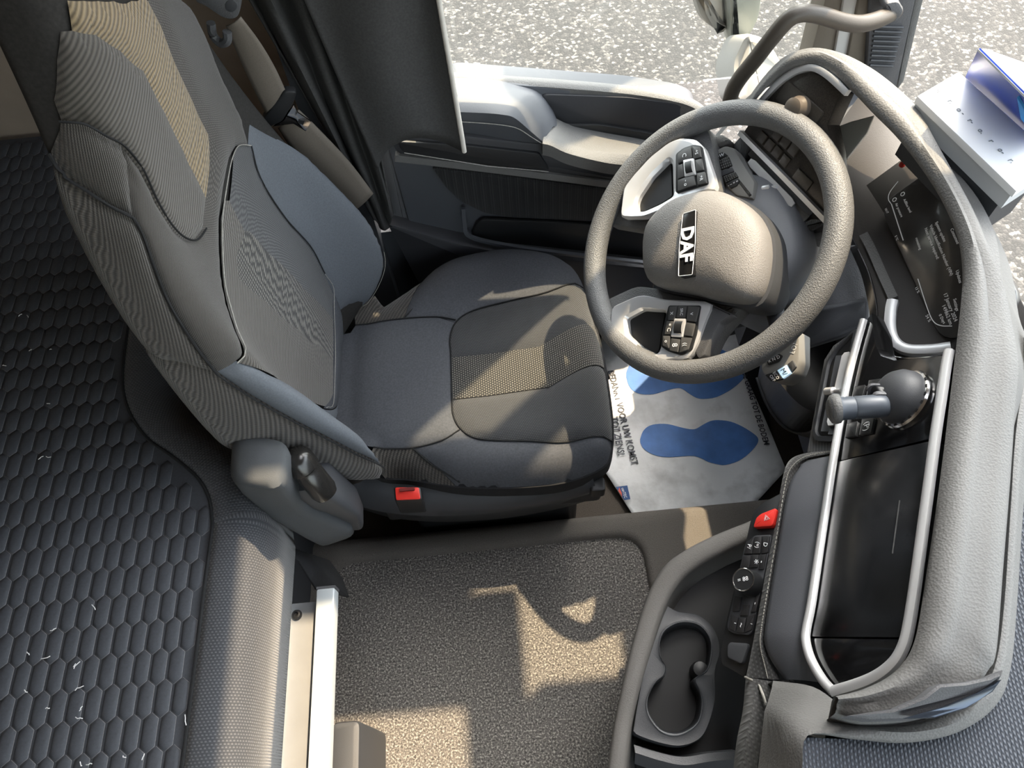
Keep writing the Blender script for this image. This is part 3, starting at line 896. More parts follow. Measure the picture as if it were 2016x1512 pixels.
R = [quadring([(578, 915), (615, 920), (610, 965), (574, 968)], .705, .012),
     quadring([(586, 900), (650, 905), (655, 975), (582, 985)], .69, .014),
     quadring([(620, 940), (702, 955), (712, 1020), (625, 1015)], .60, .014),
     quadring([(640, 970), (715, 985), (716, 1045), (640, 1040)], .545, .014),
     quadring([(650, 985), (708, 995), (708, 1040), (650, 1035)], .53, .012)]
m = MB(); m.loft(R, True, True, True); m.build('hinge_cover', PL_DARK, arm, 50)
ka, kb = at(583, 900, .765), at(645, 975, .695)
d_ = (kb-ka).normalized(); side = V((0, 0, 1)).cross(d_).normalized()
m = MB(); m.lathe([(.008, -.012), (.018, -.006), (.022, .004), (.022, .022), (.019, .025), (.019, .030), (.020, .034), (.020, (kb-ka).length-.012), (.017, (kb-ka).length-.003), (.008, (kb-ka).length)], ka, d_, 24)
m.build('tilt_knob', mat('glossy_black_knob', srgb(34, 33, 32), .22, nscale=40, namt=.1), arm, 40)
sq = fillet(pz([(588, 930, .692), (610, 975, .672), (640, 990, .652), (658, 962, .650), (650, 930, .668)]), .006)
m = MB(); m.tube(sq, .0022, 6, True); m.build('slot_rim', PL_MID, arm)
text('mark', 'c', at(668, 993, .613), V((1, -.3, -.4)), V((.2, -.5, .8)), .012, WHITE_INK, arm)

# ---- belt guide on the seat, belt
belt = thing('seat_belt', 'grey seat belt with metal latch hanging beside the seat back', 'seat belt', (-.3, .97, .9))
WEB = mat('belt_webbing', srgb(100, 93, 85), .75, nscale=900, namt=.15, bscale=1200, bstr=.3, bdist=.0005)
def strip(name, left, right, y, mt, parent, th=.0015):
    yl = y if isinstance(y, (list, tuple)) else [y]*len(left)
    A = crom([at_y(a[0], a[1], q) for a, q in zip(left, yl)], 6); B = crom([at_y(a[0], a[1], q) for a, q in zip(right, yl)], 6)
    m = MB(); m.loft([[a.lerp(b, t/6) + V((0, -.004*sin(pi*t/6), 0)) for a, b in zip(A, B)] for t in range(7)], False)
    o = m.build(name, mt, parent, 70); md = o.modifiers.new('s', 'SOLIDIFY'); md.thickness = th
    return o
strip('webbing', [(445, 50), (470, 110), (500, 175), (528, 231)], [(474, 32), (510, 80), (540, 130), (563, 180)], [.93, .945, .96, .97], WEB, belt)
strip('webbing', [(548, 252), (580, 300), (640, 365), (690, 420)], [(588, 215), (626, 252), (688, 318), (735, 380)], [.985, .99, 1.0, 1.0], WEB, belt)
tp = fillet(py_([(516, 238, .962), (560, 180, .962), (585, 182, .965), (578, 205, .965), (556, 240, .965), (530, 252, .965)]), .006)
plate('latch_grip', tp, .012, PL_BLACK, belt, .003)
mp = fillet(py_([(536, 250, .968), (560, 236, .968), (578, 206, .968), (586, 222, .968), (613, 240, .968), (602, 259, .968), (578, 244, .968), (560, 246, .968)]), .002)
plate('latch_plate', mp, .0025, CHROME, belt, .0005)
sp2 = fillet(py_([(588, 236, .9665), (600, 238, .9665), (597, 246, .9665), (586, 242, .9665)]), .001)
plate('latch_slot', sp2, .001, PL_BLACK, belt)
guide = thing('belt_guide'); adopt(guide, seat)
gp = fillet(py_([(376, -10, .90), (474, -10, .90), (474, 20, .90), (466, 42, .90), (440, 40, .90), (402, 14, .90), (385, 8, .90)]), .008)
plate('guide_cover', gp, .05, PL_MID, guide, .006)
plate('guide_ring', [at_y(455+12*cos(a), 12+12*sin(a), .899) for a in [2*pi*k/20 for k in range(20)]], .002, PL_DARK, guide, .0006)
m = MB(); m.tube(crom(py_([(415, 45, .935), (420, 70, .935), (435, 85, .93), (447, 80, .925), (447, 62, .925)]), 5), .006, 8); m.build('guide_loop', PL_MID, guide)
# ================================================================== steering wheel
WC = V((.3165, .7417, .8014)); WN = V((-.65581, -.16383, .73694)).normalized()
WE1 = V((0, 1, 0)).cross(WN).normalized(); WE2 = WN.cross(WE1)
LEATHER = mat('wheel_grain_rubber', srgb(96, 97, 98), .5, bscale=520, bstr=.5, bdist=.0012, btype='voronoi', nscale=10, namt=.04)
HUBM = mat('hub_grain_plastic', srgb(112, 110, 108), .55, bscale=620, bstr=.45, bdist=.001, btype='voronoi')
wheel = thing('steering_wheel', 'grey two-spoke steering wheel with silver button bezels', 'steering wheel', WC)
m = MB()
rp = [WC + WE1*(.2065*cos(a)) + WE2*(.2065*sin(a)) for a in [2*pi*k/96 for k in range(96)]]
prof = [(.0190*cos(a), .0200*sin(a)) for a in [2*pi*k/16 for k in range(16)]]
m.sweep(rp, prof, WN, True); m.build('rim', LEATHER, wheel, 70)
def wp(lst, h=0.0): return [at_p(x, y, WC + WN*h, WN) for x, y in lst]
def wplate(name, lst, h, th, mt, r=.006, bev=.003, parent=None):
    return plate(name, fillet(wp(lst, h), r), th, mt, parent or wheel, bev, WN)
# spokes behind the bezels
wplate('spoke', [(1190, 440), (1220, 372), (1268, 312), (1330, 255), (1388, 244), (1400, 268), (1410, 325), (1416, 380), (1400, 402), (1300, 440), (1262, 452)], -.012, .03, LEATHER, .012, .006)
wplate('spoke', [(1190, 590), (1250, 562), (1290, 566), (1470, 596), (1446, 620), (1412, 660), (1392, 706), (1370, 735), (1290, 738), (1222, 700), (1188, 640)], -.012, .03, LEATHER, .012, .006)
# silver bezels with an open window
def bezel(outer, hole, h):
    o = fillet(wp(outer, h), .006, 4); i = fillet(wp(hole, h), .004, 4)
    ro = resample(o, 80, True); ri = resample(i, 80, True)
    c = sum(ri, V())/80
    # start both loops at the same bearing
    def rot(l):
        k = min(range(len(l)), key=lambda j: -((l[j]-c).normalized().dot(WE1))); return l[k:]+l[:k]
    if newell(ro).dot(newell(ri)) < 0: ri.reverse()
    def byang(l):
        return [next_on(l, a) for a in [2*pi*k/90 for k in range(90)]]
    def next_on(l, a):
        d = WE1*cos(a)+WE2*sin(a); s = WN.cross(d); best = None
        for j in range(len(l)):
            p, q = l[j]-c, l[(j+1) % len(l)]-c
            sa, sb = p.dot(s), q.dot(s)
            if sa*sb <= 0 and abs(sa-sb) > 1e-12:
                x = p.lerp(q, sa/(sa-sb))
                if x.dot(d) > 0 and (best is None or x.dot(d) > best.dot(d)): best = x
        return c + (best if best is not None else d*.01)
    A, B = byang(ro), byang(ri)
    sh = lambda l, k: [c+(p-c)*k for p in l]
    rings = [[p-WN*.012 for p in A], A, [a.lerp(b, .12)+WN*.004 for a, b in zip(A, B)], [a.lerp(b, .5)+WN*.003 for a, b in zip(A, B)], [a.lerp(b, .85) for a, b in zip(A, B)], [p-WN*.006 for p in B], [p-WN*.028 for p in B]]
    return rings
up_out = [(1222, 429), (1228, 371), (1248, 345), (1281, 309), (1317, 281), (1340, 272), (1370, 275), (1386, 290), (1404, 344), (1411, 373), (1358, 386), (1317, 410), (1269, 428)]
up_hole = [(1252, 416), (1251, 397), (1256, 384), (1281, 346), (1314, 313), (1321, 320), (1323, 386), (1299, 401), (1269, 415)]
lo_out = [(1206, 604), (1251, 584), (1269, 581), (1311, 590), (1397, 594), (1402, 601), (1389, 630), (1372, 678), (1356, 706), (1290, 715), (1262, 709), (1223, 683), (1203, 650), (1203, 625)]
lo_hole = [(1231, 626), (1262, 609), (1309, 612), (1297, 689), (1290, 697), (1262, 683), (1234, 658)]
for o_, h_ in ((up_out, up_hole), (lo_out, lo_hole)):
    m = MB(); m.loft(bezel(o_, h_, .010), True); m.build('bezel', SILVER, wheel, 30)
    # black plate closing the opening, painted for the dark beyond it
    wplate('window_dark', h_, -.004, .004, PL_BLACK, .004, 0)
    wplate('pod_base', {True: [(1330, 303), (1345, 291), (1366, 284), (1381, 287), (1390, 330), (1395, 363), (1360, 372), (1330, 380)], False: [(1316, 601), (1380, 601), (1371, 655), (1360, 689), (1343, 700), (1316, 692), (1301, 682), (1304, 650)]}[o_ is up_out], .0155, .012, PL_BLACK, .004, .001)
m = MB()
# wing at the inner end of the lower spoke
wplate('spoke_side', [(1399, 597), (1443, 619), (1416, 635), (1386, 700), (1374, 706), (1366, 690)], .004, .02, PL_MID, .004, .003)
# airbag cover: a low dome
hub_px = [(1269, 500), (1270, 472), (1278, 442), (1305, 411), (1340, 390), (1388, 378), (1418, 378), (1448, 390), (1483, 416), (1503, 451), (1508, 481), (1508, 505), (1503, 540), (1492, 572), (1475, 590), (1448, 592), (1403, 586), (1358, 575), (1305, 565), (1281, 554), (1271, 532)]
hb = resample(crom(wp(hub_px, .018), 5, True), 72, True); hc = sum(hb, V())/72
m = MB()
m.loft([[hc+(p-hc)*k+WN*h for p in hb] for k, h in ((.93, -.05), (1.0, -.03), (1.015, -.010), (1.0, .002), (.96, .012), (.88, .020), (.72, .028), (.45, .034), (.2, .036))], True, True, True)
hub = m.build('airbag_cover', HUBM, wheel, 60)
m = MB(); m.loft([[hc+(p-hc)*k+WN*h for p in hb] for k, h in ((.99, -.10), (1.06, -.06), (1.07, -.032), (1.05, -.022), (.97, -.02))], True, True, False)
m.build('hub_back', PL_DARK, wheel, 60)
# badge
HP = hc + WN*.0395
bd = [at_p(x, y, HP, WN) for x, y in [(1345, 421), (1370, 413), (1369, 480), (1363, 541), (1336, 544), (1338, 480)]]
badge = plate('badge', fillet(bd, .002), .016, mat('gloss_black_badge', srgb(26, 26, 27), .15, nscale=30, namt=.1), wheel, .001, WN)
m = MB(); m.tube([p+WN*.0006 for p in fillet(bd, .002)], .0005, 6, True); m.build('badge_rim', SILVER, badge)
xd = at_p(1348, 540, HP, WN)-at_p(1353, 425, HP, WN)
text('badge_letters', 'DAF', at_p(1351, 481, HP+WN*.0015, WN), xd, WN, .029, WHITE_INK, badge, bold=.030, sx=1.0, ext=.0006)
# buttons
BTN = mat('button_grey', srgb(72, 72, 72), .5, bscale=800, bstr=.1, nscale=40, namt=.04)
def wbtn(lst, icon=None, size=.007, h=.0185, ang=None):
    b = wplate('button', lst, h, .008, BTN, .0012, .0007)
    if icon:
        c = sum(wp(lst, h+.0004), V())/len(lst)
        text('icon', icon, c, xd, WN, size, WHITE_INK, b)
    return b
wbtn([(1317, 604), (1333, 603), (1328, 630), (1315, 630)], 'x', .010)
wbtn([(1335, 603), (1352, 603), (1348, 625), (1331, 625)], 'SRC', .0065)
wbtn([(1354, 603), (1376, 604), (1369, 633), (1351, 631)], 'v', .010)
wbtn([(1312, 632), (1326, 632), (1321, 658), (1308, 658)], '* C', .009)
wbtn([(1351, 635), (1368, 637), (1362, 662), (1347, 660)])
wbtn([(1305, 661), (1319, 661), (1317, 686), (1304, 680)], 'o', .008)
wbtn([(1321, 666), (1339, 668), (1334, 693), (1318, 690)], '8', .013)
wbtn([(1341, 664), (1361, 665), (1354, 688), (1337, 694)], '((', .009)
wbtn([(1334, 303), (1346, 293), (1360, 288), (1362, 310), (1345, 316), (1334, 322)], 'C', .010)
wbtn([(1362, 288), (1377, 289), (1380, 309), (1365, 312)], '+S', .0075)
wbtn([(1334, 326), (1344, 322), (1346, 347), (1334, 352)])
wbtn([(1368, 315), (1381, 312), (1385, 334), (1370, 337)])
wbtn([(1334, 355), (1346, 350), (1366, 345), (1369, 364), (1352, 369), (1334, 376)], '- o', .009)
wbtn([(1371, 341), (1387, 338), (1391, 360), (1373, 363)], '+R', .0075)
for fr, wl in (([(1344, 315), (1365, 311), (1369, 343), (1347, 348)], [(1349, 319), (1362, 316), (1364, 338), (1351, 342)]), ([(1327, 627), (1350, 627), (1343, 664), (1320, 663)], [(1330, 632), (1346, 632), (1341, 657), (1327, 656)])):
    k = wplate('scroll_frame', fr, .0195, .006, SILVER, .002, .0012)
    c0 = wp(wl, .020)
    a, b = (c0[0]+c0[3])/2, (c0[1]+c0[2])/2
    hh = ((c0[0]-c0[3]).length)/2
    m = MB(); m.loft([[p + WN*(.0035*sin(t)) + (c0[0]-c0[3]).normalized()*(hh*cos(t)) for t in [pi*j/10 for j in range(11)]] for p in (a, b)], False)
    m.build('scroll_wheel', PL_BLACK, k, 60)

# ---- steering column and stalks
column = thing('steering_column', 'grey steering column shroud behind the wheel', 'steering column', WC - WN*.25)
def crings(lst):
    out = []
    for d, ox, oy, ra, rb in lst:
        c = WC - WN*d + WE1*ox + WE2*oy
        out.append([c + WE1*(ra*sp_(cos(t), .7)) + WE2*(rb*sp_(sin(t), .7)) for t in [2*pi*k/48 for k in range(48)]])
    return out
m = MB(); m.loft(crings([(.035, .01, 0, .07, .085), (.045, .02, 0, .098, .105), (.075, .035, -.005, .105, .108), (.14, .03, -.005, .098, .10), (.22, 0, 0, .075, .085), (.34, -.02, .0, .06, .07)]), True, True, True)
m.build('shroud', mat('shroud_grey', srgb(112, 114, 119), .5, bscale=600, bstr=.25, bdist=.0008), column, 60)
m = MB(); m.loft(crings([(.06, -.055, -.005, .05, .075), (.075, -.062, -.005, .062, .085), (.16, -.05, -.005, .062, .08), (.25, -.03, 0, .05, .06)]), True, True, True)
m.build('shroud', PL_DARK, column, 60)
PL_STK = mat('stalk_grey', srgb(122, 122, 121), .5, bscale=600, bstr=.2, bdist=.0006)
SP = (WC - WN*.030, WN)
def spl(lst, h=0.0): return [at_p(x, y, SP[0]+WN*h, WN) for x, y in lst]
stl = thing('control_stalk', 'grey combination stalk with two knurled rings left of the column', 'control stalk', sum(spl([(1440, 330)]), V()))
plate('stalk_head', fillet(spl([(1402, 297), (1427, 285), (1446, 291), (1463, 320), (1486, 357), (1482, 392), (1447, 385), (1427, 364), (1416, 338)]), .004), .035, PL_STK, stl, .006, WN)
plate('end_button', fillet(spl([(1400, 285), (1406, 267), (1418, 262), (1437, 274), (1428, 286), (1404, 293)], -.004), .005), .025, PL_GREY, stl, .005, WN)
def knurl(name, q, par):
    o = plate(name, fillet(spl(q, .0025), .001), .004, PL_BLACK, par, .0006, WN)
    P = spl(q, .003); m = MB()
    for i in range(6):
        for j in range(4):
            s, t = (i+.5)/6, (j+.5)/4
            p = P[0].lerp(P[1], s).lerp(P[3].lerp(P[2], s), t)
            d1 = (P[1]-P[0])/6*.42; d2 = (P[3]-P[0])/4*.42
            b = m.ring([p-d1, p+d2, p+d1, p-d2]); t_ = m.vert(p+WN*.0012)
            for k in range(4): m.f.append((b[k], b[(k+1) % 4], t_))
    m.build('grip_studs', PL_GREY, o)
    return o
knurl('knurled_ring', [(1411, 316), (1434, 308), (1441, 326), (1417, 335)], stl)
knurl('knurled_ring', [(1423, 348), (1447, 338), (1453, 348), (1428, 360)], stl)
k = plate('label_field', fillet(spl([(1406, 305), (1424, 299), (1433, 306), (1410, 315)], .002), .0015), .003, PL_BLACK, stl, .0004, WN)
text('icon', 'I>W', sum(spl([(1417, 307)], .0026), V()), spl([(1430, 302)])[0]-spl([(1410, 310)])[0], WN, .008, WHITE_INK, k)
k = plate('label_field', fillet(spl([(1430, 361), (1452, 350), (1456, 356), (1450, 366), (1438, 371)], .002), .0015), .003, PL_BLACK, stl, .0004, WN)
text('icon', '- ~ = =', sum(spl([(1443, 361)], .0026), V()), spl([(1455, 355)])[0]-spl([(1432, 366)])[0], WN, .006, WHITE_INK, k)
plate('label_field', fillet(spl([(1418, 338), (1441, 329), (1445, 337), (1421, 347)], .002), .001), .003, PL_DARK, stl, .0004, WN)
tube('stalk_arm', [spl([(1470, 375)], -.02)[0], spl([(1500, 420)], -.05)[0]], .014, PL_DARK, stl, 12)
SPR = (WC - WN*.055, WN)
def spr(lst, h=0.0): return [at_p(x, y, SPR[0]+WN*h, WN) for x, y in lst]
stk = thing('control_stalk', 'grey gear stalk with small lit display right of the column', 'control stalk', sum(spr([(1540, 715)]), V()))
plate('stalk_head', fillet(spr([(1495, 724), (1503, 706), (1540, 672), (1574, 650), (1574, 712), (1566, 733), (1543, 751), (1516, 749), (1503, 737)]), .005), .04, PL_STK, stk, .006, WN)
k = plate('label_field', fillet(spr([(1508, 706), (1530, 694), (1541, 700), (1534, 712), (1512, 720)], .002), .003), .003, PL_BLACK, stk, .0005, WN)
text('icon', 'R N D', sum(spr([(1524, 707)], .0026), V()), spr([(1538, 700)])[0]-spr([(1510, 713)])[0], WN, .007, WHITE_INK, k)
k = plate('eco_key', fillet(spr([(1506, 738), (1530, 730), (1540, 746), (1518, 751)], .004), .0015), .006, PL_BLACK, stk, .0006, WN)
dxe = spr([(1531, 748)])[0]-spr([(1522, 734)])[0]
text('icon', 'ECO\nOFF', sum(spr([(1524, 742)], .0046), V()), dxe, WN, .0065, WHITE_INK, k)
k = plate('display', fillet(spr([(1530, 729), (1548, 718), (1557, 734), (1541, 745)], .004), .001), .005, mat('lit_blue_display', srgb(175, 205, 225), .3, emit=.35, nscale=20, namt=.05), stk, .0005, WN)
text('icon', 'M/', sum(spr([(1543, 732)], .0046), V()), spr([(1550, 736)])[0]-spr([(1542, 722)])[0], WN, .010, PL_BLACK, k)
plate('blank_key', fillet(spr([(1550, 717), (1560, 709), (1567, 722), (1559, 731)], .004), .001), .005, PL_DARK, stk, .0006, WN)
text('icon', 'LO?', sum(spr([(1563, 686)], .0006), V()), spr([(1568, 672)])[0]-spr([(1559, 698)])[0], WN, .010, WHITE_INK, stk)
tube('stalk_arm', [spr([(1545, 690)], -.02)[0], spr([(1520, 590)], -.04)[0]], .014, PL_DARK, stk, 12)
# ignition key with split ring
key = thing('ignition_key', 'black ignition key with metal ring under the steering wheel', 'key', at(1420, 650, .62))
plate('key_head', fillet(pz([(1400, 655, .63), (1415, 637, .63), (1432, 632, .63), (1428, 642, .63), (1412, 656, .63)]), .004), .012, PL_BLACK, key, .003)
tube('key_blade', pz([(1398, 658, .632), (1412, 652, .632)]), .0025, CHROME, key, 6)
tube('key_ring', crom(pz([(1398, 662, .63), (1400, 672, .62), (1396, 684, .60), (1389, 690, .59)]), 5), .0016, PL_BLACK, key, 6)
plate('key_tag', fillet(pz([(1384, 690, .59), (1389, 686, .59), (1393, 696, .59), (1391, 705, .59), (1383, 708, .59), (1379, 700, .59)]), .004), .003, CHROME, key, .001)
# ================================================================== dashboard
def byangle(c, n, l, k=96):
    a1 = n.orthogonal().normalized(); a2 = n.cross(a1); out = []
    for j in range(k):
        a = 2*pi*j/k; d = a1*cos(a)+a2*sin(a); s = n.cross(d); best = None
        for i in range(len(l)):
            p, q = l[i]-c, l[(i+1) % len(l)]-c
            sa, sb = p.dot(s), q.dot(s)
            if sa*sb <= 0 and abs(sa-sb) > 1e-12:
                x = p.lerp(q, sa/(sa-sb))
                if x.dot(d) > 0 and (best is None or x.dot(d) > best.dot(d)): best = x
        out.append(c + (best if best is not None else d*.001))
    return out
dash = thing('dashboard', 'wide grey dashboard with silver trims wrapping around the driver', 'dashboard', (.6, .4, .3))
GRAIN = PL_GREY
# -- soft hood: lofted between its inner lip and its outer edge
HI = [(1640, 1372, .955), (1690, 1360, .962), (1742, 1336, .97), (1776, 1306, .975), (1796, 1270, .98), (1808, 1220, .982), (1822, 1130, .985), (1840, 1010, .985), (1856, 890, .985), (1868, 790, .985), (1880, 690, .99), (1890, 600, 1.0), (1893, 540, 1.005), (1886, 480, 1.01), (1868, 430, 1.01), (1840, 375, 1.01), (1800, 315, 1.01), (1760, 265, 1.01), (1720, 225, 1.01), (1684, 186, 1.01), (1645, 150, 1.005), (1602, 127, 1.0), (1560, 133, .985), (1526, 156, .96), (1494, 191, .93), (1475, 218, .91)]
HO = [(1640, 1408, .945), (1700, 1420, .955), (1790, 1414, .965), (1868, 1392, .975), (1915, 1360, .985), (1945, 1320, .99), (1962, 1280, .995), (1975, 1120, 1.0), (1988, 960, 1.0), (1998, 820, 1.005), (2006, 720, 1.01), (1994, 640, 1.01), (1975, 560, 1.015), (1945, 490, 1.02), (1915, 420, 1.02), (1878, 350, 1.02), (1840, 280, 1.02), (1805, 215, 1.02), (1765, 175, 1.02), (1715, 138, 1.015), (1658, 110, 1.01), (1600, 99, .995), (1548, 113, .975), (1510, 146, .945), (1480, 185, .92), (1462, 214, .90)]
hi = resample(crom(pz(HI), 6), 110); ho = resample(crom(pz(HO), 6), 110)
# match the two edges sample by sample through their control points
def ctrl(a, k=6): return crom(pz(a), k)
hi = ctrl(HI, 5); ho = ctrl(HO, 5)
def lerp_row(a, b, t, dz): return [p.lerp(q, t)+V((0, 0, dz)) for p, q in zip(a, b)]
flare = [min(1, max(0, (i-38)/16)) for i in range(len(ho))]
inn = [(b-a).normalized() for a, b in zip(hi, ho)]
rows = [[p+q*.06+V((0, 0, -.035)) for p, q in zip(hi, inn)], [p+q*.02+V((0, 0, -.014)) for p, q in zip(hi, inn)], [p+q*.004+V((0, 0, -.004)) for p, q in zip(hi, inn)], lerp_row(hi, ho, .0, .002), lerp_row(hi, ho, .03, .007), lerp_row(hi, ho, .10, .012), lerp_row(hi, ho, .24, .015), lerp_row(hi, ho, .40, .013), lerp_row(hi, ho, .46, .010), lerp_row(hi, ho, .7, .010), lerp_row(hi, ho, .92, .006), lerp_row(hi, ho, 1, 0), [p+q*(.004+.018*w)+V((0, 0, -.03)) for p, q, w in zip(ho, inn, flare)], [p+q*(.008+.070*w)+V((0, 0, -.10)) for p, q, w in zip(ho, inn, flare)]]
hood = loft('hood', rows, GRAIN, dash, False, sharp=50)
# tapered silver-blue tail at the passenger end of the hood
tl = pz([(1655, 1413, .956), (1740, 1400, .968), (1800, 1375, .98), (1830, 1352, .985), (1880, 1348, .99), (1925, 1338, .995), (1955, 1325, .998), (1948, 1345, .99), (1915, 1372, .985), (1860, 1400, .975), (1790, 1419, .965), (1700, 1421, .955)])
plate('hood_tail', [p+V((0, 0, .018)) for p in tl], .02, PL_MID, dash, .003, V((0, 0, 1)))
plate('tail_mirror_strip', [p+V((0, 0, .022)) for p in pz([(1760, 1419, .965), (1840, 1395, .975), (1900, 1370, .985), (1946, 1345, .99), (1930, 1368, .985), (1880, 1400, .975), (1820, 1418, .968)])], .006, mat('dark_gloss_strip', srgb(70, 78, 90), .12, metal=.6, nscale=20, namt=.1), dash, .001, V((0, 0, 1)))

# -- centre panel plane, turned towards the driver
CPL = plane3(at(1640, 900, .82), at(1590, 1250, .82), at(1825, 1000, .965))
CN = CPL[1]
def cpl(lst, h=0.0): return [at_p(x, y, CPL[0]+CN*h, CN) for x, y in lst]
T1 = [(1700, 630), (1683, 690), (1666, 760), (1653, 830), (1641, 900), (1628, 985), (1612, 1090), (1597, 1190), (1588, 1235), (1586, 1262), (1596, 1298), (1618, 1337), (1640, 1362)]
T2 = [(1640, 1362), (1690, 1347), (1728, 1330), (1758, 1306), (1776, 1277), (1787, 1240), (1800, 1160), (1815, 1050), (1830, 940), (1842, 850), (1853, 780), (1862, 720), (1868, 690)]
plate('fascia', cpl([(1703, 634), (1716, 616), (1724, 680), (1734, 700), (1760, 709), (1872, 698), (1846, 860), (1648, 908)], -.002), .03, PIANO, dash, .001, CN)
scr_m = mat('touchscreen_glass', srgb(30, 31, 33), .2, nscale=11, namt=.75, coat=.2)
plate('touchscreen', cpl([(1648, 909), (1840, 866), (1790, 1255), (1588, 1253), (1600, 1180), (1625, 1010)], -.001), .03, scr_m, dash, .001, CN)
plate('fascia', cpl([(1588, 1256), (1790, 1258), (1776, 1285), (1750, 1315), (1700, 1342), (1640, 1358), (1618, 1330), (1594, 1290)], -.002), .03, PIANO, dash, .001, CN)
pr = [(-.0045, -.003), (.0045, -.003), (.0045, .002), (.002, .0045), (-.002, .0045), (-.0045, .002)]
m = MB(); m.sweep(crom(cpl(T1, .003), 5)[:-1] + crom(cpl(T2, .003), 5)[:1] , pr, CN); m.build('silver_trim', SILVER, dash, 50)
m = MB(); m.sweep(crom(cpl(T2, .003), 5), [(x*1.25, y) for x, y in pr], CN); m.build('silver_trim', SILVER, dash, 50)
# dirt smears on the screen as raised film
SM = mat('dust_smear', srgb(74, 75, 76), .8, nscale=60, namt=.4)
for a, b, w in (((1771, 985), (1757, 1090), .0007),):
    tube('scratch', cpl([a, b], -.0008), w, SM, dash, 5)
# -- keys and parking brake on the fascia
def ckey(lst, icon=None, h=.0015):
    k = plate('key', fillet(cpl(lst, h), .0012), .006, PL_BLACK, dash, .0008, CN)
    m = MB(); m.tube(fillet(cpl([(x, y) for x, y in lst], h-.001), .0012), .0005, 5, True); m.build('key_rim', PL_MID, k)
    if icon: text('icon', icon, sum(cpl(lst, h+.0004), V())/4, cpl([(1700, 860)])[0]-cpl([(1706, 820)])[0], CN, .012, WHITE_INK, k)
ckey([(1682, 762), (1703, 758), (1697, 782), (1676, 786)])
ckey([(1711, 749), (1734, 746), (1728, 778), (1706, 780)])
ckey([(1668, 834), (1688, 830), (1684, 858), (1663, 862)])
ckey([(1698, 825), (1720, 822), (1714, 852), (1692, 856)], '(P)')
bc_ = at_p(1783, 787, CPL[0], CN)
brake = thing('parking_brake', 'black parking brake lever on the glossy fascia beside the wheel', 'brake lever', bc_)
m = MB(); m.lathe([(.036, -.004), (.0375, .002), (.036, .005), (.033, .006)], bc_, CN, 40); m.build('chrome_ring', CHROME, brake)
m = MB()
for k in range(10):
    a = radians(-20+k*17); e1 = V((0, 0, 1)) - CN*CN.z; e1.normalize(); e2 = CN.cross(e1)
    m.box(bc_ + (e1*cos(a)-e2*sin(a))*.0352 + CN*.0055, (.0025, .004, .001), ((e1*cos(a)-e2*sin(a)), CN.cross(e1*cos(a)-e2*sin(a)), CN))
m.build('ring_marks', PL_BLACK, brake)
le = at_p(1632, 806, CPL[0]+CN*.075, CN); ls = at_p(1748, 798, CPL[0]+CN*.022, CN)
ax_ = (le-ls).normalized()
m = MB(); m.lathe([(.033, 0), (.0335, .008), (.031, .018), (.025, .026), (.016, .031), (.005, .033)], bc_, CN, 40); m.build('dome', PL_DARK, brake, 60)
m = MB(); m.tube([bc_+CN*.012, bc_+CN*.024+ax_*.012, ls, ls+ax_*.01], .008, 12); m.build('neck', PL_BLACK, brake, 60)
sd = ax_.cross(CN).normalized(); un = sd.cross(ax_).normalized()
cheek = [bc_ + CN*.012 - ax_*.014, bc_ + CN*.03 - ax_*.004, bc_ + CN*.034 + ax_*.010, bc_ + CN*.020 + ax_*.026, bc_ + CN*.006 + ax_*.028]
for s_ in (-1, 1):
    m = MB(); m.plate(fillet([p + sd*(.013*s_) for p in cheek], .006), .006, sd*s_, .002); m.build('cheek', PL_MID, brake)
Lb = (le-ls).length
m = MB(); m.lathe([(.010, 0), (.0125, .002), (.0135, .01), (.0135, Lb*.55), (.0128, Lb*.57), (.0135, Lb*.6), (.0138, Lb*.78), (.0155, Lb*.82), (.0165, Lb*.86), (.0165, Lb*.93), (.0145, Lb*.98), (.009, Lb*1.01), (.003, Lb*1.015)], ls, ax_, 28)
m.build('handle', mat('worn_blue_grey_grip', srgb(72, 78, 86), .4, nscale=25, namt=.12), brake, 45)
m = MB(); m.loft([[ls+ax_*(Lb*.83)+(sd*cos(t)+un*sin(t))*.0172 for t in [2*pi*k/24 for k in range(24)]], [ls+ax_*(Lb*.90)+(sd*cos(t)+un*sin(t))*.0178 for t in [2*pi*k/24 for k in range(24)]], [ls+ax_*(Lb*.96)+(sd*cos(t)+un*sin(t))*.0165 for t in [2*pi*k/24 for k in range(24)]], [ls+ax_*(Lb*1.02)+(sd*cos(t)+un*sin(t))*.010 for t in [2*pi*k/24 for k in range(24)]]], True, True, True)
m.build('release_collar', PL_GREY, brake, 45)

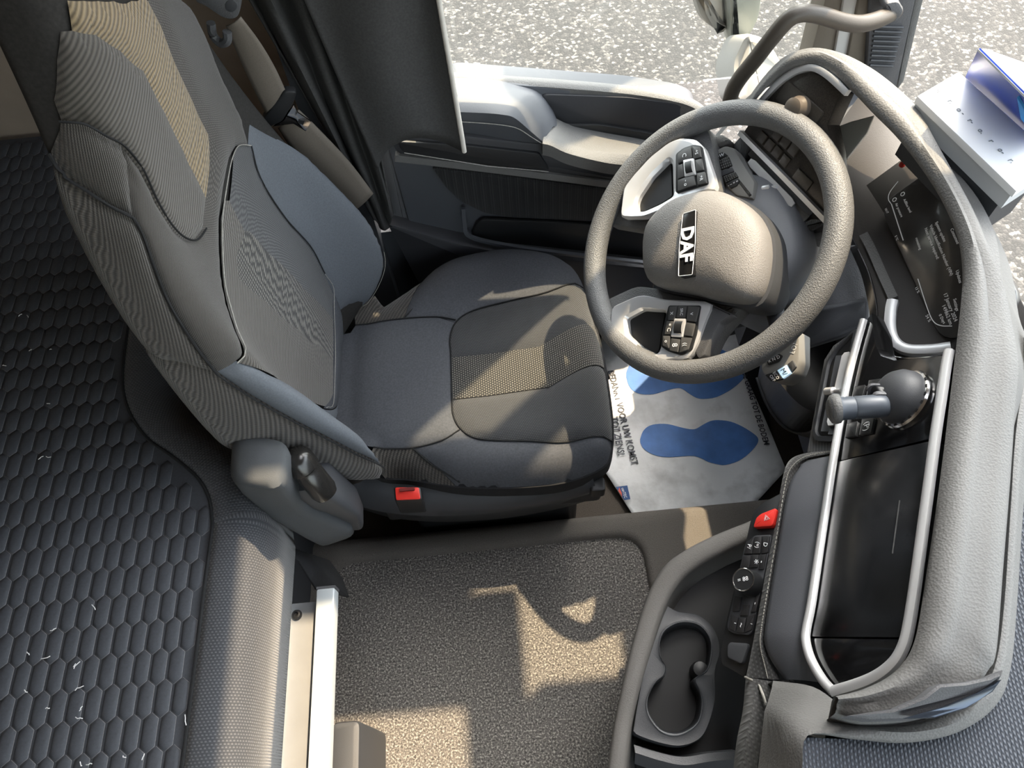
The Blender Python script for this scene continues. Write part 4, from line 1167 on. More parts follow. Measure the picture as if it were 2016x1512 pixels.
# -- vent beside the fascia
VN = CN; 
def vpl(lst, h=-.02): return [at_p(x, y, CPL[0]+CN*h, CN) for x, y in lst]
RIBT = weave('fine_ribbed_trim', srgb(50, 52, 55), srgb(92, 93, 95), .0022, .05, .35, 'rib', .6, .6, .0006, 'Object')
def vent(name, frame, slats, vane, knob, h):
    v = thing(name); adopt(v, dash)
    fo = fillet(vpl(frame, h), .008)
    plate('vent_well', fo, .03, PL_BLACK, v, .002, CN)
    m = MB(); m.sweep(fo, [(-.004, -.002), (.004, -.002), (.004, .003), (-.002, .004), (-.004, .002)], CN, True); m.build('vent_frame', PL_DARK, v, 50)
    for a, b in slats:
        A, B = vpl([a, b], h+.004); t = (B-A).normalized(); sdx = CN.cross(t)
        m = MB(); m.sweep([A, B], [(-.0065, -.001), (.0065, -.001), (.0065, .001), (-.0065, .001)], (CN+sdx*.6).normalized()); m.build('slat', PL_DARK, v)
    A, B = vpl(vane, h+.010); t = (B-A).normalized(); sdx = CN.cross(t)
    m = MB(); m.sweep([A.lerp(B, x) for x in (0, .05, .5, .95, 1)], [(-.006, -.002), (.006, -.002), (.006, .002), (-.006, .002)], (CN+sdx*.35).normalized(), scale=[.6, 1, 1, 1, .6]); m.build('silver_vane', SILVER, v)
    k0, k1 = vpl(knob, h+.014)
    m = MB(); ax2 = (k1-k0).normalized(); m.lathe([(.002, 0), (.0024, (k1-k0).length*.4), (.0052, (k1-k0).length*.45), (.0055, (k1-k0).length*.95), (.004, (k1-k0).length)], k0, ax2, 14); m.build('vane_knob', SILVER, v)
    return v
plate('vent_surround', cpl([(1703, 628), (1690, 645), (1640, 680), (1622, 708), (1588, 890), (1645, 897), (1660, 800), (1685, 690)], -.012), .04, RIBT, dash, .002, CN)
vent('air_vent', [(1688, 650), (1648, 690), (1632, 715), (1606, 852), (1612, 864), (1645, 866), (1662, 770)], [((1655, 700), (1626, 850)), ((1672, 700), (1640, 856))], ((1668, 694), (1636, 838)), ((1655, 768), (1626, 771)), -.010)

# -- lower console face between fascia and climate strip
knee_t = pz([(1640, 898, .815), (1628, 985, .815), (1612, 1090, .815), (1597, 1190, .815), (1586, 1240, .815), (1584, 1265, .815), (1600, 1305, .82), (1622, 1345, .825)])
knee_b = pz([(1578, 914, .785), (1552, 960, .78), (1532, 1070, .775), (1514, 1180, .77), (1506, 1235, .768), (1505, 1265, .767), (1518, 1300, .77), (1545, 1338, .775)])
kt, kb_ = crom(knee_t, 5), crom(knee_b, 5)
SOFTP = mat('soft_blue_grey_trim', srgb(78, 80, 86), .6, bscale=800, bstr=.25, bdist=.0006, nscale=6, namt=.03)
loft('knee_panel', [[p+V((.02, 0, -.01)) for p in kt], [p + V((0, 0, -.003)) for p in kt], [a.lerp(b, .1)+V((0, 0, .003)) for a, b in zip(kt, kb_)], [a.lerp(b, .5)+V((0, 0, .006)) for a, b in zip(kt, kb_)], [a.lerp(b, .92)+V((0, 0, .003)) for a, b in zip(kt, kb_)], kb_, [p+V((.02, 0, -.03)) for p in kb_]], SOFTP, dash, False, sharp=60)
plate('knee_end', pz([(1645, 894, .812), (1590, 905, .79), (1572, 916, .782), (1578, 922, .782), (1640, 906, .812)]), .03, PL_DARK, dash, .002)
# stitched dark edge band
eb_i = crom(pz([(1642, 892, .81), (1590, 902, .79), (1563, 920, .782), (1547, 950, .778), (1530, 1050, .772), (1512, 1160, .767), (1500, 1235, .764), (1498, 1275, .763), (1512, 1312, .765), (1522, 1338, .768)]), 6)
eb_o = crom(pz([(1640, 886, .80), (1582, 893, .775), (1553, 908, .765), (1540, 945, .76), (1524, 1040, .752), (1505, 1140, .746), (1488, 1235, .742), (1483, 1262, .74), (1474, 1308, .738), (1468, 1334, .737)]), 6)
STRK = weave('black_grained_leather', srgb(44, 44, 45), srgb(74, 74, 74), .0030, .0055, .1, 'brick', .6, .5, .0008, 'Object')
loft('edge_band', [[p+V((.01, 0, -.004)) for p in eb_i], eb_i, [a.lerp(b, .3)+V((0, 0, .003)) for a, b in zip(eb_i, eb_o)], [a.lerp(b, .8)+V((0, 0, .002)) for a, b in zip(eb_i, eb_o)], eb_o, [p+V((.01, 0, -.03)) for p in eb_o]], STRK, dash, False, sharp=60)
m = MB()
for i in range(0, len(eb_i)-1):
    a, b = eb_i[i].lerp(eb_o[i], .22), eb_i[i+1].lerp(eb_o[i+1], .22)
    for k in range(2):
        p, q = a.lerp(b, (k+.15)/2), a.lerp(b, (k+.8)/2)
        m.tube([p+V((0, 0, .0052)), q+V((0, 0, .0052))], .0006, 5)
tag(m.build('stitching', SEAM_L, dash), kind='stuff')

# -- climate strip
CLP = plane3(at(1488, 1010, .745), at(1425, 1290, .70), at(1534, 1000, .765))
KN = CLP[1]
def kpl(lst, h=0.0): return [at_p(x, y, CLP[0]+KN*h, KN) for x, y in lst]
strip_ = thing('climate_strip'); adopt(strip_, dash)
plate('strip_base', fillet(kpl([(1541, 968), (1500, 990), (1486, 1003), (1477, 1024), (1462, 1091), (1432, 1210), (1418, 1284), (1420, 1308), (1466, 1334), (1476, 1307), (1488, 1247), (1524, 1054), (1540, 990)], -.004), .004), .03, PL_BLACK, strip_, .002, KN)
xk = kpl([(1466, 1073)])[0] - kpl([(1518, 1060)])[0]
xdk = kpl([(1440, 1225)])[0]-kpl([(1478, 1070)])[0]
hz = plate('hazard_button', fillet(kpl([(1482, 1038), (1488, 1019), (1497, 1011), (1525, 1000), (1529, 1004), (1522, 1032), (1518, 1036)], .006), .003), .012, RED, strip_, .002, KN)
hz['label'] = 'red hazard light button'
tc_ = sum(kpl([(1509, 1020)], .0064), V())
tri = [tc_ + (xdk.normalized()*cos(a) + KN.cross(xdk.normalized())*sin(a))*.0045 for a in (pi/2, pi/2+2*pi/3, pi/2+4*pi/3)]
m = MB(); m.tube(tri, .0004, 5, True); m.tube([tc_+(p-tc_)*.5 for p in tri], .0004, 5, True); m.build('warning_triangle', WHITE_INK, hz)
plate('control_block', fillet(kpl([(1485, 1054), (1518, 1052), (1518, 1062), (1481, 1244), (1473, 1251), (1444, 1247), (1432, 1240), (1431, 1229), (1466, 1073)], .002), .003), .01, PL_DARK, strip_, .0015, KN)
def kbtn(lst, icon=None, size=.009, dot=None):
    b = plate('button', fillet(kpl(lst, .0045), .001), .004, BTN_K, strip_, .0006, KN)
    if icon: text('icon', icon, sum(kpl(lst, .0049), V())/len(lst), xdk, KN, size, WHITE_INK, b)
BTN_K = mat('climate_key_black', srgb(38, 38, 40), .45, nscale=50, namt=.06)
kbtn([(1471, 1066), (1484, 1057), (1480, 1090), (1464, 1090)], 'P/', .008)
kbtn([(1486, 1056), (1500, 1055), (1496, 1090), (1482, 1090)], '(=)', .007)
kbtn([(1502, 1055), (1515, 1055), (1511, 1088), (1498, 1090)], 'D', .008)
kbtn([(1463, 1094), (1478, 1093), (1474, 1118), (1458, 1118)])
kbtn([(1481, 1092), (1494, 1092), (1490, 1117), (1476, 1118)], '*', .014)
kbtn([(1497, 1092), (1508, 1091), (1503, 1121), (1492, 1121)], '-', .010)
kbtn([(1489, 1172), (1495, 1172), (1488, 1204), (1478, 1205)], '-', .010)
kbtn([(1463, 1190), (1475, 1190), (1472, 1212), (1456, 1212)])
kbtn([(1446, 1172), (1460, 1175), (1455, 1203), (1441, 1204)])
kbtn([(1439, 1208), (1453, 1215), (1447, 1243), (1434, 1236)], "'", .010)
kbtn([(1455, 1216), (1469, 1216), (1463, 1246), (1449, 1245)], '~', .010)
kbtn([(1471, 1214), (1486, 1208), (1479, 1240), (1465, 1246)], "'", .010)
kc = sum(kpl([(1479, 1150)], .004), V()); kt_ = sum(kpl([(1463, 1141)], .026), V()); ka_ = (kt_-kc).normalized(); kl = (kt_-kc).length
dial = thing('fan_dial'); adopt(dial, strip_)
m = MB(); m.lathe([(.0165, 0), (.0165, kl*.3), (.0155, kl*.6), (.0150, kl*.95), (.0142, kl)], kc, ka_, 36); m.build('dial_body', PL_BLACK, strip_, 40)
m = MB()
rg = [kt_ + (ka_.orthogonal().normalized()*cos(a)+ka_.cross(ka_.orthogonal().normalized())*sin(a))*.0142 for a in [2*pi*k/40 for k in range(40)]]
m.tube(rg, .0009, 8, True, up=ka_); m.build('dial_ring', CHROME, strip_)
text('icon', '= 88', kt_+ka_*.0006, xk*-1, ka_, .008, WHITE_INK, strip_)
bpy.data.objects.remove(dial)
plate('blank_socket', fillet(kpl([(1431, 1271), (1436, 1264), (1470, 1266), (1472, 1273), (1462, 1303), (1458, 1307), (1431, 1294)], .004), .003), .008, PL_DARK, strip_, .002, KN)

# -- leather roll below the strip, in front of the passenger
lr_a = crom(pz([(1468, 1335, .737), (1462, 1400, .73), (1450, 1460, .72), (1442, 1530, .71)]), 6); lr_b = crom(pz([(1522, 1342, .775), (1508, 1400, .80), (1498, 1460, .81), (1488, 1530, .81)]), 6)
loft('leather_roll', [[p+V((.02, 0, -.04)) for p in lr_a], lr_a, [a.lerp(b, .5)+V((-.006, 0, .012)) for a, b in zip(lr_a, lr_b)], lr_b, [p+V((.02, 0, .0)) for p in lr_b]], STRK, dash, False, sharp=60)
tube('roll_seam', crom(pz([(1467, 1333, .745), (1490, 1345, .765), (1500, 1362, .785), (1508, 1386, .805)]), 5), .0016, SEAM_L, dash, 6)

# -- passenger dash top with the sunk rubber tray
pa = [(1522, 1340, .80), (1600, 1352, .86), (1660, 1392, .90), (1720, 1425, .93), (1800, 1425, .945), (1875, 1402, .955), (1930, 1365, .965), (1962, 1300, .97), (1978, 1180, .972), (1990, 1000, .975), (2004, 820, .98), (2040, 640, .985)]
pb = [(1505, 1400, .845), (1540, 1420, .905), (1590, 1432, .93), (1690, 1440, .945), (1790, 1448, .95), (1880, 1430, .955), (1950, 1380, .958), (1980, 1310, .96), (1994, 1180, .962), (2006, 1000, .965), (2020, 850, .97), (2070, 660, .975)]
pc = [(1490, 1530, .86), (1572, 1530, .93), (1590, 1448, .935), (1690, 1454, .942), (1790, 1461, .945), (1885, 1442, .948), (1960, 1390, .95), (1990, 1315, .95), (2003, 1180, .953), (2015, 1000, .955), (2030, 860, .96), (2090, 680, .965)]
ra, rb, rc_ = [crom(pz(x), 5) for x in (pa, pb, pc)]
loft('dash_top', [[p+V((0, 0, -.03)) for p in ra], ra, [a.lerp(b, .3)+V((0, 0, .004)) for a, b in zip(ra, rb)], [a.lerp(b, .75)+V((0, 0, .004)) for a, b in zip(ra, rb)], rb, [a.lerp(b, .6)+V((0, 0, .001)) for a, b in zip(rb, rc_)], rc_, [p+V((.001, 0, -.012)) for p in rc_]], GRAIN, dash, False, sharp=60)
RUB = weave('dotted_rubber_mat', srgb(46, 50, 58), srgb(74, 80, 90), .0034, .0052, .15, 'brick', .5, .9, .0012, 'Object')
tray_o = pz([(1560, 1560, .93), (1572, 1500, .932), (1588, 1450, .935), (1690, 1454, .94), (1790, 1461, .94), (1885, 1442, .942), (1960, 1390, .944), (1990, 1315, .945), (2003, 1180, .948), (2015, 1000, .95), (2030, 860, .955), (2090, 680, .96)])
far = [V((.86, .40, .95)), V((.86, -.35, .94)), V((.25, -.35, .93))]
m = MB(); m.plate([p+V((0, 0, -.010)) for p in tray_o] + far, .02, V((0, 0, 1))); m.build('tray_mat', RUB, dash)
# rest of the dashboard body, beyond the frame and below
box('body', (.585, .945, .56), (.15, .19, .52), PL_DARK, dash)
box('body', (.70, -.30, .55), (.30, 1.45, .60), PL_DARK, dash)
box('body', (.72, .72, .45), (.20, .56, .50), PL_DARK, dash)
box('body', (.55, -.60, .55), (.44, .85, .70), PL_DARK, dash)
# ---- instrument binnacle
COWL = mat('dark_cowl_plastic', srgb(58, 55, 53), .55, bscale=800, bstr=.2, nscale=5, namt=.05)
DPL = (at(1737, 405, .865), V((-.80, -.10, .56)).normalized())
a_, b_ = at(1737, 405, .865), at(1857, 662, .865)
dx_ = (b_-a_).normalized()
DN = V((-.78, 0, .58)); DN = (DN - dx_*DN.dot(dx_)).normalized(); DPL = (a_, DN)
def dpl(lst, h=0.0): return [at_p(x, y, a_+DN*h, DN) for x, y in lst]
inst = thing('instrument_display'); adopt(inst, dash)
DGL = mat('instrument_glass', srgb(72, 72, 73), .25, nscale=40, namt=.10, coat=.3)
up_ = DN.cross(dx_); up_ = up_ if up_.z > 0 else -up_
w_ = (b_-a_).length
def dp2(s, t, h=0.0): return a_ + dx_*(s*w_) + up_*(t*w_) + DN*h
plate('display_glass', fillet([dp2(-.02, -.02), dp2(1.05, -.02), dp2(1.05, .42), dp2(-.02, .42)], .03), .01, DGL, inst, .002, DN)
LINE = mat('pale_display_line', srgb(205, 206, 206), .5, emit=.12, nscale=30, namt=.03)
tube('scale_line', dpl([(1755, 402), (1778, 473)], .0006), .0007, LINE, inst, 5)
tube('scale_line', crom(dpl([(1807, 549), (1825, 605), (1837, 632), (1852, 641), (1874, 642)], .0006), 5), .0006, LINE, inst, 5)
tube('scale_line', crom(dpl([(1755, 402), (1749, 392), (1752, 378), (1768, 357)], .0006), 5), .0005, LINE, inst, 5)
def dtext(s, a, b, size, name='display_text'):
    A, B = dpl([a, b], .0007); text(name, s, A, B-A, DN, size, LINE, inst, 'LEFT', .0001)
dtext('System update', (1843, 437), (1858, 470), 0.0058)
dtext('Vehicle Identification Number (VIN)', (1832, 443), (1870, 533), 0.0058)
dtext('Next service required:', (1822, 449), (1844, 503), 0.0058)
dtext('Air pressure', (1764, 400), (1776, 428), 0.0051)
dtext('AdBlue level', (1780, 392), (1800, 432), 0.0051)
dtext('remaining', (1804, 468), (1811, 488), 0.0051)
dtext('17 January 2024', (1860, 577), (1877, 620), 0.0068)
dtext('149862 km', (1857, 600), (1867, 625), 0.0068)
dtext('0 Days', (1850, 619), (1857, 632), 0.0054)
dtext('13 %', (1803, 565), (1809, 578), 0.0051)
dtext('54 %', (1824, 620), (1830, 632), 0.0058)
dtext('5 °C', (1763, 464), (1767, 474), 0.0044)
dtext('10:17', (1743, 410), (1750, 424), 0.0044)
dtext('Updates', (1884, 532), (1888, 546), 0.0058)
dtext('Consumed', (1873, 450), (1882, 470), 0.0058)
dtext('Settings', (1879, 588), (1882, 600), 0.0058)
m = MB()
for c, r in (((1761, 393), .0028), ((1777, 382), .0028)):
    p = dpl([c], .0008)[0]; m.tube([p+(dx_*cos(t)+up_*sin(t))*r for t in [2*pi*k/16 for k in range(16)]], .0005, 5, True, up=DN)
m.build('display_icons', LINE, inst)
p = at_p(1775, 323, a_+DN*.004, DN)
plate('red_pointer', [p+(dx_*cos(t)+up_*sin(t))*.0045 for t in [2*pi*k/16 for k in range(16)]], .003, RED, inst, .0005, DN)
# cowl floor and side walls round the display
CFL = plane3(at(1690, 450, .835), at(1765, 690, .835), at(1800, 540, .858))
def cfl(lst, h=0.0): return [at_p(x, y, CFL[0]+CFL[1]*h, CFL[1]) for x, y in lst]
plate('cowl_floor', cfl([(1640, 260), (1690, 190), (1745, 240), (1815, 320), (1810, 420), (1860, 560), (1885, 670), (1872, 700), (1770, 706), (1738, 690), (1722, 640), (1718, 570), (1696, 500), (1660, 430), (1630, 330)]), .012, COWL, dash, .001, CFL[1])
loft('cowl_back', [[dp2(-.25, .40, -.012), dp2(1.2, .40, -.012)], [dp2(-.25, -.08, -.012), dp2(1.2, -.08, -.012)]], COWL, dash, thick=.004)
# trims round the binnacle mouth
m = MB(); m.sweep(crom(cfl([(1700, 462), (1716, 492), (1737, 540), (1759, 588)], .006), 5), [(-.006, -.003), (.006, -.003), (.006, .002), (-.006, .003)], CFL[1]); m.build('grey_trim', PL_GREY, dash)
m = MB(); m.sweep(crom(cfl([(1758, 592), (1754, 612), (1753, 645), (1762, 673), (1786, 688), (1830, 689), (1872, 684)], .008), 6), [(-.007, -.006), (.007, -.006), (.007, .004), (.0, .006), (-.007, .003)], CFL[1]); m.build('silver_corner', SILVER, dash, 50)
m = MB(); m.tube(crom(cfl([(1690, 490), (1712, 540), (1726, 600), (1729, 655), (1740, 687), (1764, 703), (1820, 703), (1868, 697)], .005), 6), .0013, 6); m.build('chrome_line', CHROME, dash)
m = MB(); m.sweep(crom(cfl([(1680, 486), (1703, 540), (1718, 604), (1722, 650), (1732, 690)], .003), 6), [(-.005, -.006), (.005, -.006), (.005, .001), (-.005, .001)], CFL[1]); m.build('black_trim', PIANO, dash)
# pale wedge between side panel and display
bl_ = [at(1642, 290, .90), at(1654, 247, .915), at(1676, 239, .925), at(1721, 227, .94), at(1707, 262, .92), at(1668, 312, .89), at(1652, 310, .885)]
plate('wedge_trim', bl_, .02, mat('pale_wedge_plastic', srgb(150, 146, 138), .5, nscale=6, namt=.04), dash, .002)

# ---- switch panel left of the wheel
LPL = plane3(at(1465, 265, .865), at(1625, 432, .865), at(1592, 142, .985))
LN = LPL[1]
def lpl(lst, h=0.0): return [at_p(x, y, LPL[0]+LN*h, LN) for x, y in lst]
DUSTY = mat('dusty_gloss_panel', srgb(48, 44, 40), .3, nscale=450, namt=.5)
swp = thing('switch_panel'); adopt(swp, dash)
plate('panel_face', lpl([(1461, 265), (1504, 199), (1536, 167), (1570, 146), (1596, 141), (1620, 152), (1656, 183), (1628, 246), (1640, 300), (1648, 380), (1628, 434)]), .03, DUSTY, swp, .001, LN)
m = MB(); m.sweep(crom(lpl([(1490, 210), (1512, 184), (1536, 160), (1566, 140), (1598, 133), (1628, 147), (1668, 183)], .005), 6), [(-.0045, -.006), (.0045, -.006), (.0045, .002), (0, .004), (-.0045, .002)], LN); m.build('silver_arc', SILVER, swp, 50)
m = MB(); m.sweep(lpl([(1457, 261), (1540, 345), (1628, 436)], .004), [(-.004, -.006), (.004, -.006), (.004, .003), (-.004, .004)], LN); m.build('silver_bar', SILVER, swp, 50)
KEYM = mat('switch_key', srgb(58, 54, 49), .4, nscale=300, namt=.15)
def lkey(c, w, h, hh=.003):
    P = lpl([c], hh)[0]; e1 = (lpl([(1540, 345)])[0]-lpl([(1457, 261)])[0]).normalized(); e2 = LN.cross(e1)
    plate('key', fillet([P+e1*(a*w/2)+e2*(b*h/2) for a, b in ((-1, -1), (1, -1), (1, 1), (-1, 1))], .0015), .006, KEYM, swp, .001, LN)
for c in ((1499, 271), (1514, 286), (1529, 300), (1544, 317)): lkey(c, .0158, .0165)
for c in ((1531, 262), (1547, 277), (1563, 292)): lkey(c, .0165, .021)
lkey((1579, 354), .034, .017)
lk = thing('light_knob'); 
P = lpl([(1572, 208)], .003)[0]
e1 = (lpl([(1540, 345)])[0]-lpl([(1457, 261)])[0]).normalized(); e2 = LN.cross(e1)
plate('knob_plate', fillet([P+e1*(a*.042/1)+e2*(b*.016) for a, b in ((-1, -1), (1, -1), (1, 1), (-1, 1))], .005), .006, KEYM, swp, .0015, LN)
m = MB(); m.lathe([(.017, 0), (.017, .008), (.014, .012), (.014, .020), (.010, .022)], P+e1*.006, LN, 28); m.build('light_knob', mat('knob_grey', srgb(96, 88, 80), .35, nscale=30, namt=.05), swp)
bpy.data.objects.remove(lk)
# left air vent under the silver bar
vl = thing('air_vent'); adopt(vl, dash)
def lvl(lst, h=-.02): return lpl(lst, h)
plate('vent_well', lvl([(1455, 272), (1628, 446), (1600, 462), (1556, 440), (1448, 320)], -.014), .03, PL_DARK, vl, .002, LN)
plate('vent_end', fillet(lvl([(1438, 290), (1458, 268), (1474, 285), (1462, 318)], -.006), .002), .03, RIBT, vl, .002, LN)
plate('vent_end', fillet(lvl([(1552, 452), (1596, 432), (1625, 436), (1600, 452), (1566, 468)], -.004), .003), .03, RIBT, vl, .002, LN)
for a, b, mt in (((1478, 298), (1600, 420), PL_DARK), ((1474, 318), (1588, 432), PL_GREY), ((1468, 330), (1575, 440), PL_DARK)):
    A, B = lvl([a, b], -.006); t = (B-A).normalized()
    m = MB(); m.sweep([A, B], [(-.006, -.001), (.006, -.001), (.006, .001), (-.006, .001)], (LN + LN.cross(t)*.5).normalized()); m.build('slat', mt, vl)
A, B = lvl([(1476, 316), (1562, 404)], .002); t = (B-A).normalized()
m = MB(); m.sweep([A.lerp(B, x) for x in (0, .08, .5, .92, 1)], [(-.006, -.002), (.006, -.002), (.006, .002), (-.006, .002)], (LN+LN.cross(t)*.3).normalized(), scale=[.6, 1, 1, 1, .6]); m.build('silver_vane', SILVER, vl)
k0, k1 = lvl([(1528, 368)], .004)[0], lvl([(1504, 372)], .012)[0]
m = MB(); m.lathe([(.003, 0), (.003, .008), (.0055, .010), (.0055, .020), (.004, .022)], k0, (k1-k0).normalized(), 14); m.build('vane_knob', SILVER, vl)
# pale block and lower knee cover below the vent
plate('trim_block', pz([(1566, 470, .83), (1628, 452, .83), (1632, 480, .82), (1576, 492, .82)]), .04, PL_GREY, dash, .003)
plate('knee_cover', fillet(pz([(1588, 505, .76), (1600, 490, .77), (1690, 478, .79), (1712, 560, .78), (1716, 590, .775), (1600, 625, .74)]), .01), .05, PL_MID, dash, .006)
plate('knee_cover', fillet(pz([(1600, 606, .755), (1714, 584, .775), (1712, 636, .76), (1650, 665, .74), (1570, 690, .70), (1560, 650, .71)]), .01), .05, PL_DARK, dash, .006)
# pedal area
ped = thing('pedal_cover', 'black pedal housing at the front of the footwell', 'pedal housing', at(1540, 800, .2))
m = MB(); m.loft([crom(pz([(1492, 742, .30), (1512, 795, .29), (1545, 838, .29), (1585, 850, .32), (1622, 830, .4)]), 5), crom(pz([(1500, 700, .45), (1540, 760, .45), (1580, 800, .45), (1620, 810, .45), (1660, 780, .5)]), 5), [V((.62, .80-.4*i/20, .50)) for i in range(21)]], False)
o = m.build('housing', PL_BLACK, ped); md = o.modifiers.new('s', 'SOLIDIFY'); md.thickness = .006
m = MB(); m.loft([crom(pz([(1492, 742, .30), (1512, 795, .29), (1545, 838, .29), (1585, 850, .32), (1622, 830, .4)]), 5), [p+V((.24, .06, -.28)) for p in crom(pz([(1492, 742, .30), (1512, 795, .29), (1545, 838, .29), (1585, 850, .32), (1622, 830, .4)]), 5)]], False)
o = m.build('housing_front', PL_DARK, ped); md = o.modifiers.new('s', 'SOLIDIFY'); md.thickness = .006
# ================================================================== console tray with cup holders
tray = thing('console_tray', 'grey console tray with double cup holder under the touchscreen', 'console tray', (.2, .15, .45))
ro_ = [(1190, 1560, .60), (1200, 1480, .60), (1210, 1415, .60), (1226, 1340, .605), (1248, 1250, .61), (1275, 1168, .618), (1308, 1112, .628), (1350, 1080, .638), (1405, 1052, .65), (1470, 1026, .665), (1530, 1000, .68)]
ri_ = [(1228, 1560, .60), (1236, 1480, .60), (1244, 1420, .60), (1260, 1350, .605), (1283, 1270, .61), (1308, 1195, .618), (1338, 1144, .628), (1376, 1112, .638), (1425, 1085, .65), (1478, 1060, .665), (1530, 1030, .68)]
A, B = crom(pz(ro_), 6), crom(pz(ri_), 6)
RIMM = mat('tray_rim_soft_grey', srgb(92, 90, 88), .6, bscale=500, bstr=.3, bdist=.0008, btype='voronoi')
loft('tray_rim', [[p+V((.10, -.01, -.16)) for p in A], [p+V((.02, -.004, -.05)) for p in A], [p+V((.001, 0, -.008)) for p in A], [a.lerp(b, .06)+V((0, 0, -.001)) for a, b in zip(A, B)], [a.lerp(b, .2)+V((0, 0, .003)) for a, b in zip(A, B)], [a.lerp(b, .8)+V((0, 0, .003)) for a, b in zip(A, B)], B, [p+V((.002, -.001, -.01)) for p in B], [p+V((.008, -.006, -.05)) for p in B], [p+V((.014, -.01, -.062)) for p in B]], RIMM, tray, False, sharp=60)
low = [p+V((.012, -.008, -.055)) for p in B]
m = MB(); m.plate(low[6:] + [V((.46, .33, .60)), V((.44, .10, .58)), V((.40, -.10, .55)), V((.15, -.10, .545))], .01, V((0, 0, 1))); m.build('tray_floor', mat('matt_black_tray', srgb(22, 22, 24), .7, nscale=30, namt=.1), tray)
bx0 = MB(); bx0.box((.36, .06, .33), (.30, .40, .36)); bx0.build('tray_pedestal', PL_BLACK, tray)
# cup holder insert
ins = pz([(x, y, .598) for x, y in [(1302, 1190), (1332, 1202), (1373, 1209), (1399, 1228), (1414, 1255), (1417, 1285), (1408, 1322), (1408, 1378), (1393, 1433), (1373, 1459), (1336, 1470), (1292, 1462), (1250, 1446), (1247, 1433), (1261, 1351), (1283, 1247)]])
hol = pz([(x, y, .595) for x, y in [(1299, 1270), (1306, 1247), (1328, 1231), (1354, 1227), (1380, 1236), (1397, 1262), (1397, 1296), (1388, 1322), (1370, 1333), (1366, 1341), (1377, 1363), (1380, 1389), (1373, 1418), (1351, 1437), (1325, 1443), (1299, 1433), (1278, 1404), (1276, 1374), (1291, 1344), (1309, 1330), (1312, 1314), (1302, 1297)]])
cc_ = at(1338, 1335, .596); ZN = V((0, 0, 1))
IO = byangle(cc_, ZN, crom(ins, 4, True), 120); IH = byangle(cc_, ZN, crom(hol, 4, True), 120)
shr = lambda l, k, dz: [cc_+(p-cc_)*k+V((0, 0, dz)) for p in l]
INSM = mat('cup_insert_plastic', srgb(40, 42, 46), .5, bscale=900, bstr=.2, nscale=8, namt=.05)
m = MB(); m.loft([shr(IO, 1, -.05), shr(IO, 1, -.004), shr(IO, .985, 0), [a.lerp(b, .75) for a, b in zip(IO, IH)], [a.lerp(b, .92)+V((0, 0, .002)) for a, b in zip(IO, IH)], IH, shr(IH, .985, -.008)], True)
m.build('cup_holder', INSM, tray, 50)
m = MB(); m.loft([shr(IH, .985, -.008), shr(IH, .97, -.012), shr(IH, .965, -.075), shr(IH, .90, -.085)], True, False, True); m.build('cup_well', mat('black_cup_well', srgb(20, 20, 22), .5, nscale=30, namt=.1), tray, 50)
m = MB(); m.loft([shr(IH, 1.02, .0022), shr(IH, 1.045, .003), shr(IH, 1.06, .002)], True); m.build('cup_lip', PL_MID, tray, 60)
m = MB(); m.lathe([(.012, -.03), (.012, 0), (.010, .005), (.004, .007)], at(1378, 1318, .585), (0, 0, 1), 20); m.build('cup_clamp', PL_BLACK, tray)
# shelf lip below the insert
la = crom(pz([(1248, 1466, .585), (1300, 1482, .585), (1345, 1490, .585), (1400, 1482, .585), (1450, 1478, .59)]), 6)
loft('shelf_lip', [[p+V((0, .004, -.03)) for p in la], la, [p+V((0, -.010, .002)) for p in la], [p+V((0, -.022, -.03)) for p in la]], PL_MID, tray, sharp=60)

# ================================================================== paper floor mat
PAPER = None
def paper():
    m, nt, b = _mat('printed_paper'); N = nt.nodes; L = nt.links
    b.inputs['Roughness'].default_value = .55
    co = _coords(nt, 'Object')
    t = N.new('ShaderNodeTexNoise'); t.inputs['Scale'].default_value = 14; t.inputs['Detail'].default_value = 7; L.new(co, t.inputs['Vector'])
    r = N.new('ShaderNodeValToRGB'); r.color_ramp.elements[0].position = .25; r.color_ramp.elements[1].position = .5
    r.color_ramp.elements[0].color = srgb(178, 180, 182); r.color_ramp.elements[1].color = srgb(222, 225, 228)
    L.new(t.outputs['Fac'], r.inputs['Fac']); L.new(r.outputs['Color'], b.inputs['Base Color'])
    t2 = N.new('ShaderNodeTexNoise'); t2.inputs['Scale'].default_value = 30; t2.inputs['Detail'].default_value = 5; L.new(co, t2.inputs['Vector'])
    bp = N.new('ShaderNodeBump'); bp.inputs['Strength'].default_value = .5; bp.inputs['Distance'].default_value = .004
    L.new(t2.outputs['Fac'], bp.inputs['Height']); L.new(bp.outputs['Normal'], b.inputs['Normal'])
    return m
PAPER = paper()
BLUE = mat('blue_print', srgb(66, 116, 184), .6, nscale=26, namt=.16, bscale=30, bstr=.4, bdist=.004)
INK = mat('black_print', srgb(50, 54, 66), .6, nscale=40, namt=.1)
rub = thing('rubber_mat', 'black rubber floor mat under the paper sheet', 'floor mat', at(1350, 850, 0))
plate('mat_sheet', pz([(1170, 880, .012), (1248, 1022, .012), (1350, 1022, .012), (1486, 1006, .012), (1530, 940, .012), (1500, 700, .012), (1440, 520, .012), (1180, 560, .012)]), .01, PL_BLACK, rub, .002, V((0, 0, 1)))
mat_o = thing('paper_floor_mat', 'white paper floor mat printed with two blue shoe soles', 'paper mat', at(1350, 850, .015))
def pmz(x, y):
    w = .0022*sin(x*21+y*9)+.0016*sin(y*34-x*12)+.0012*sin(x*60+y*45)
    return .020 + w + .05*max(0, (x-.55)/.12)**2*(1 if x > .55 else 0)
def SP_(u, v): return V((u, v, pmz(u, v)))
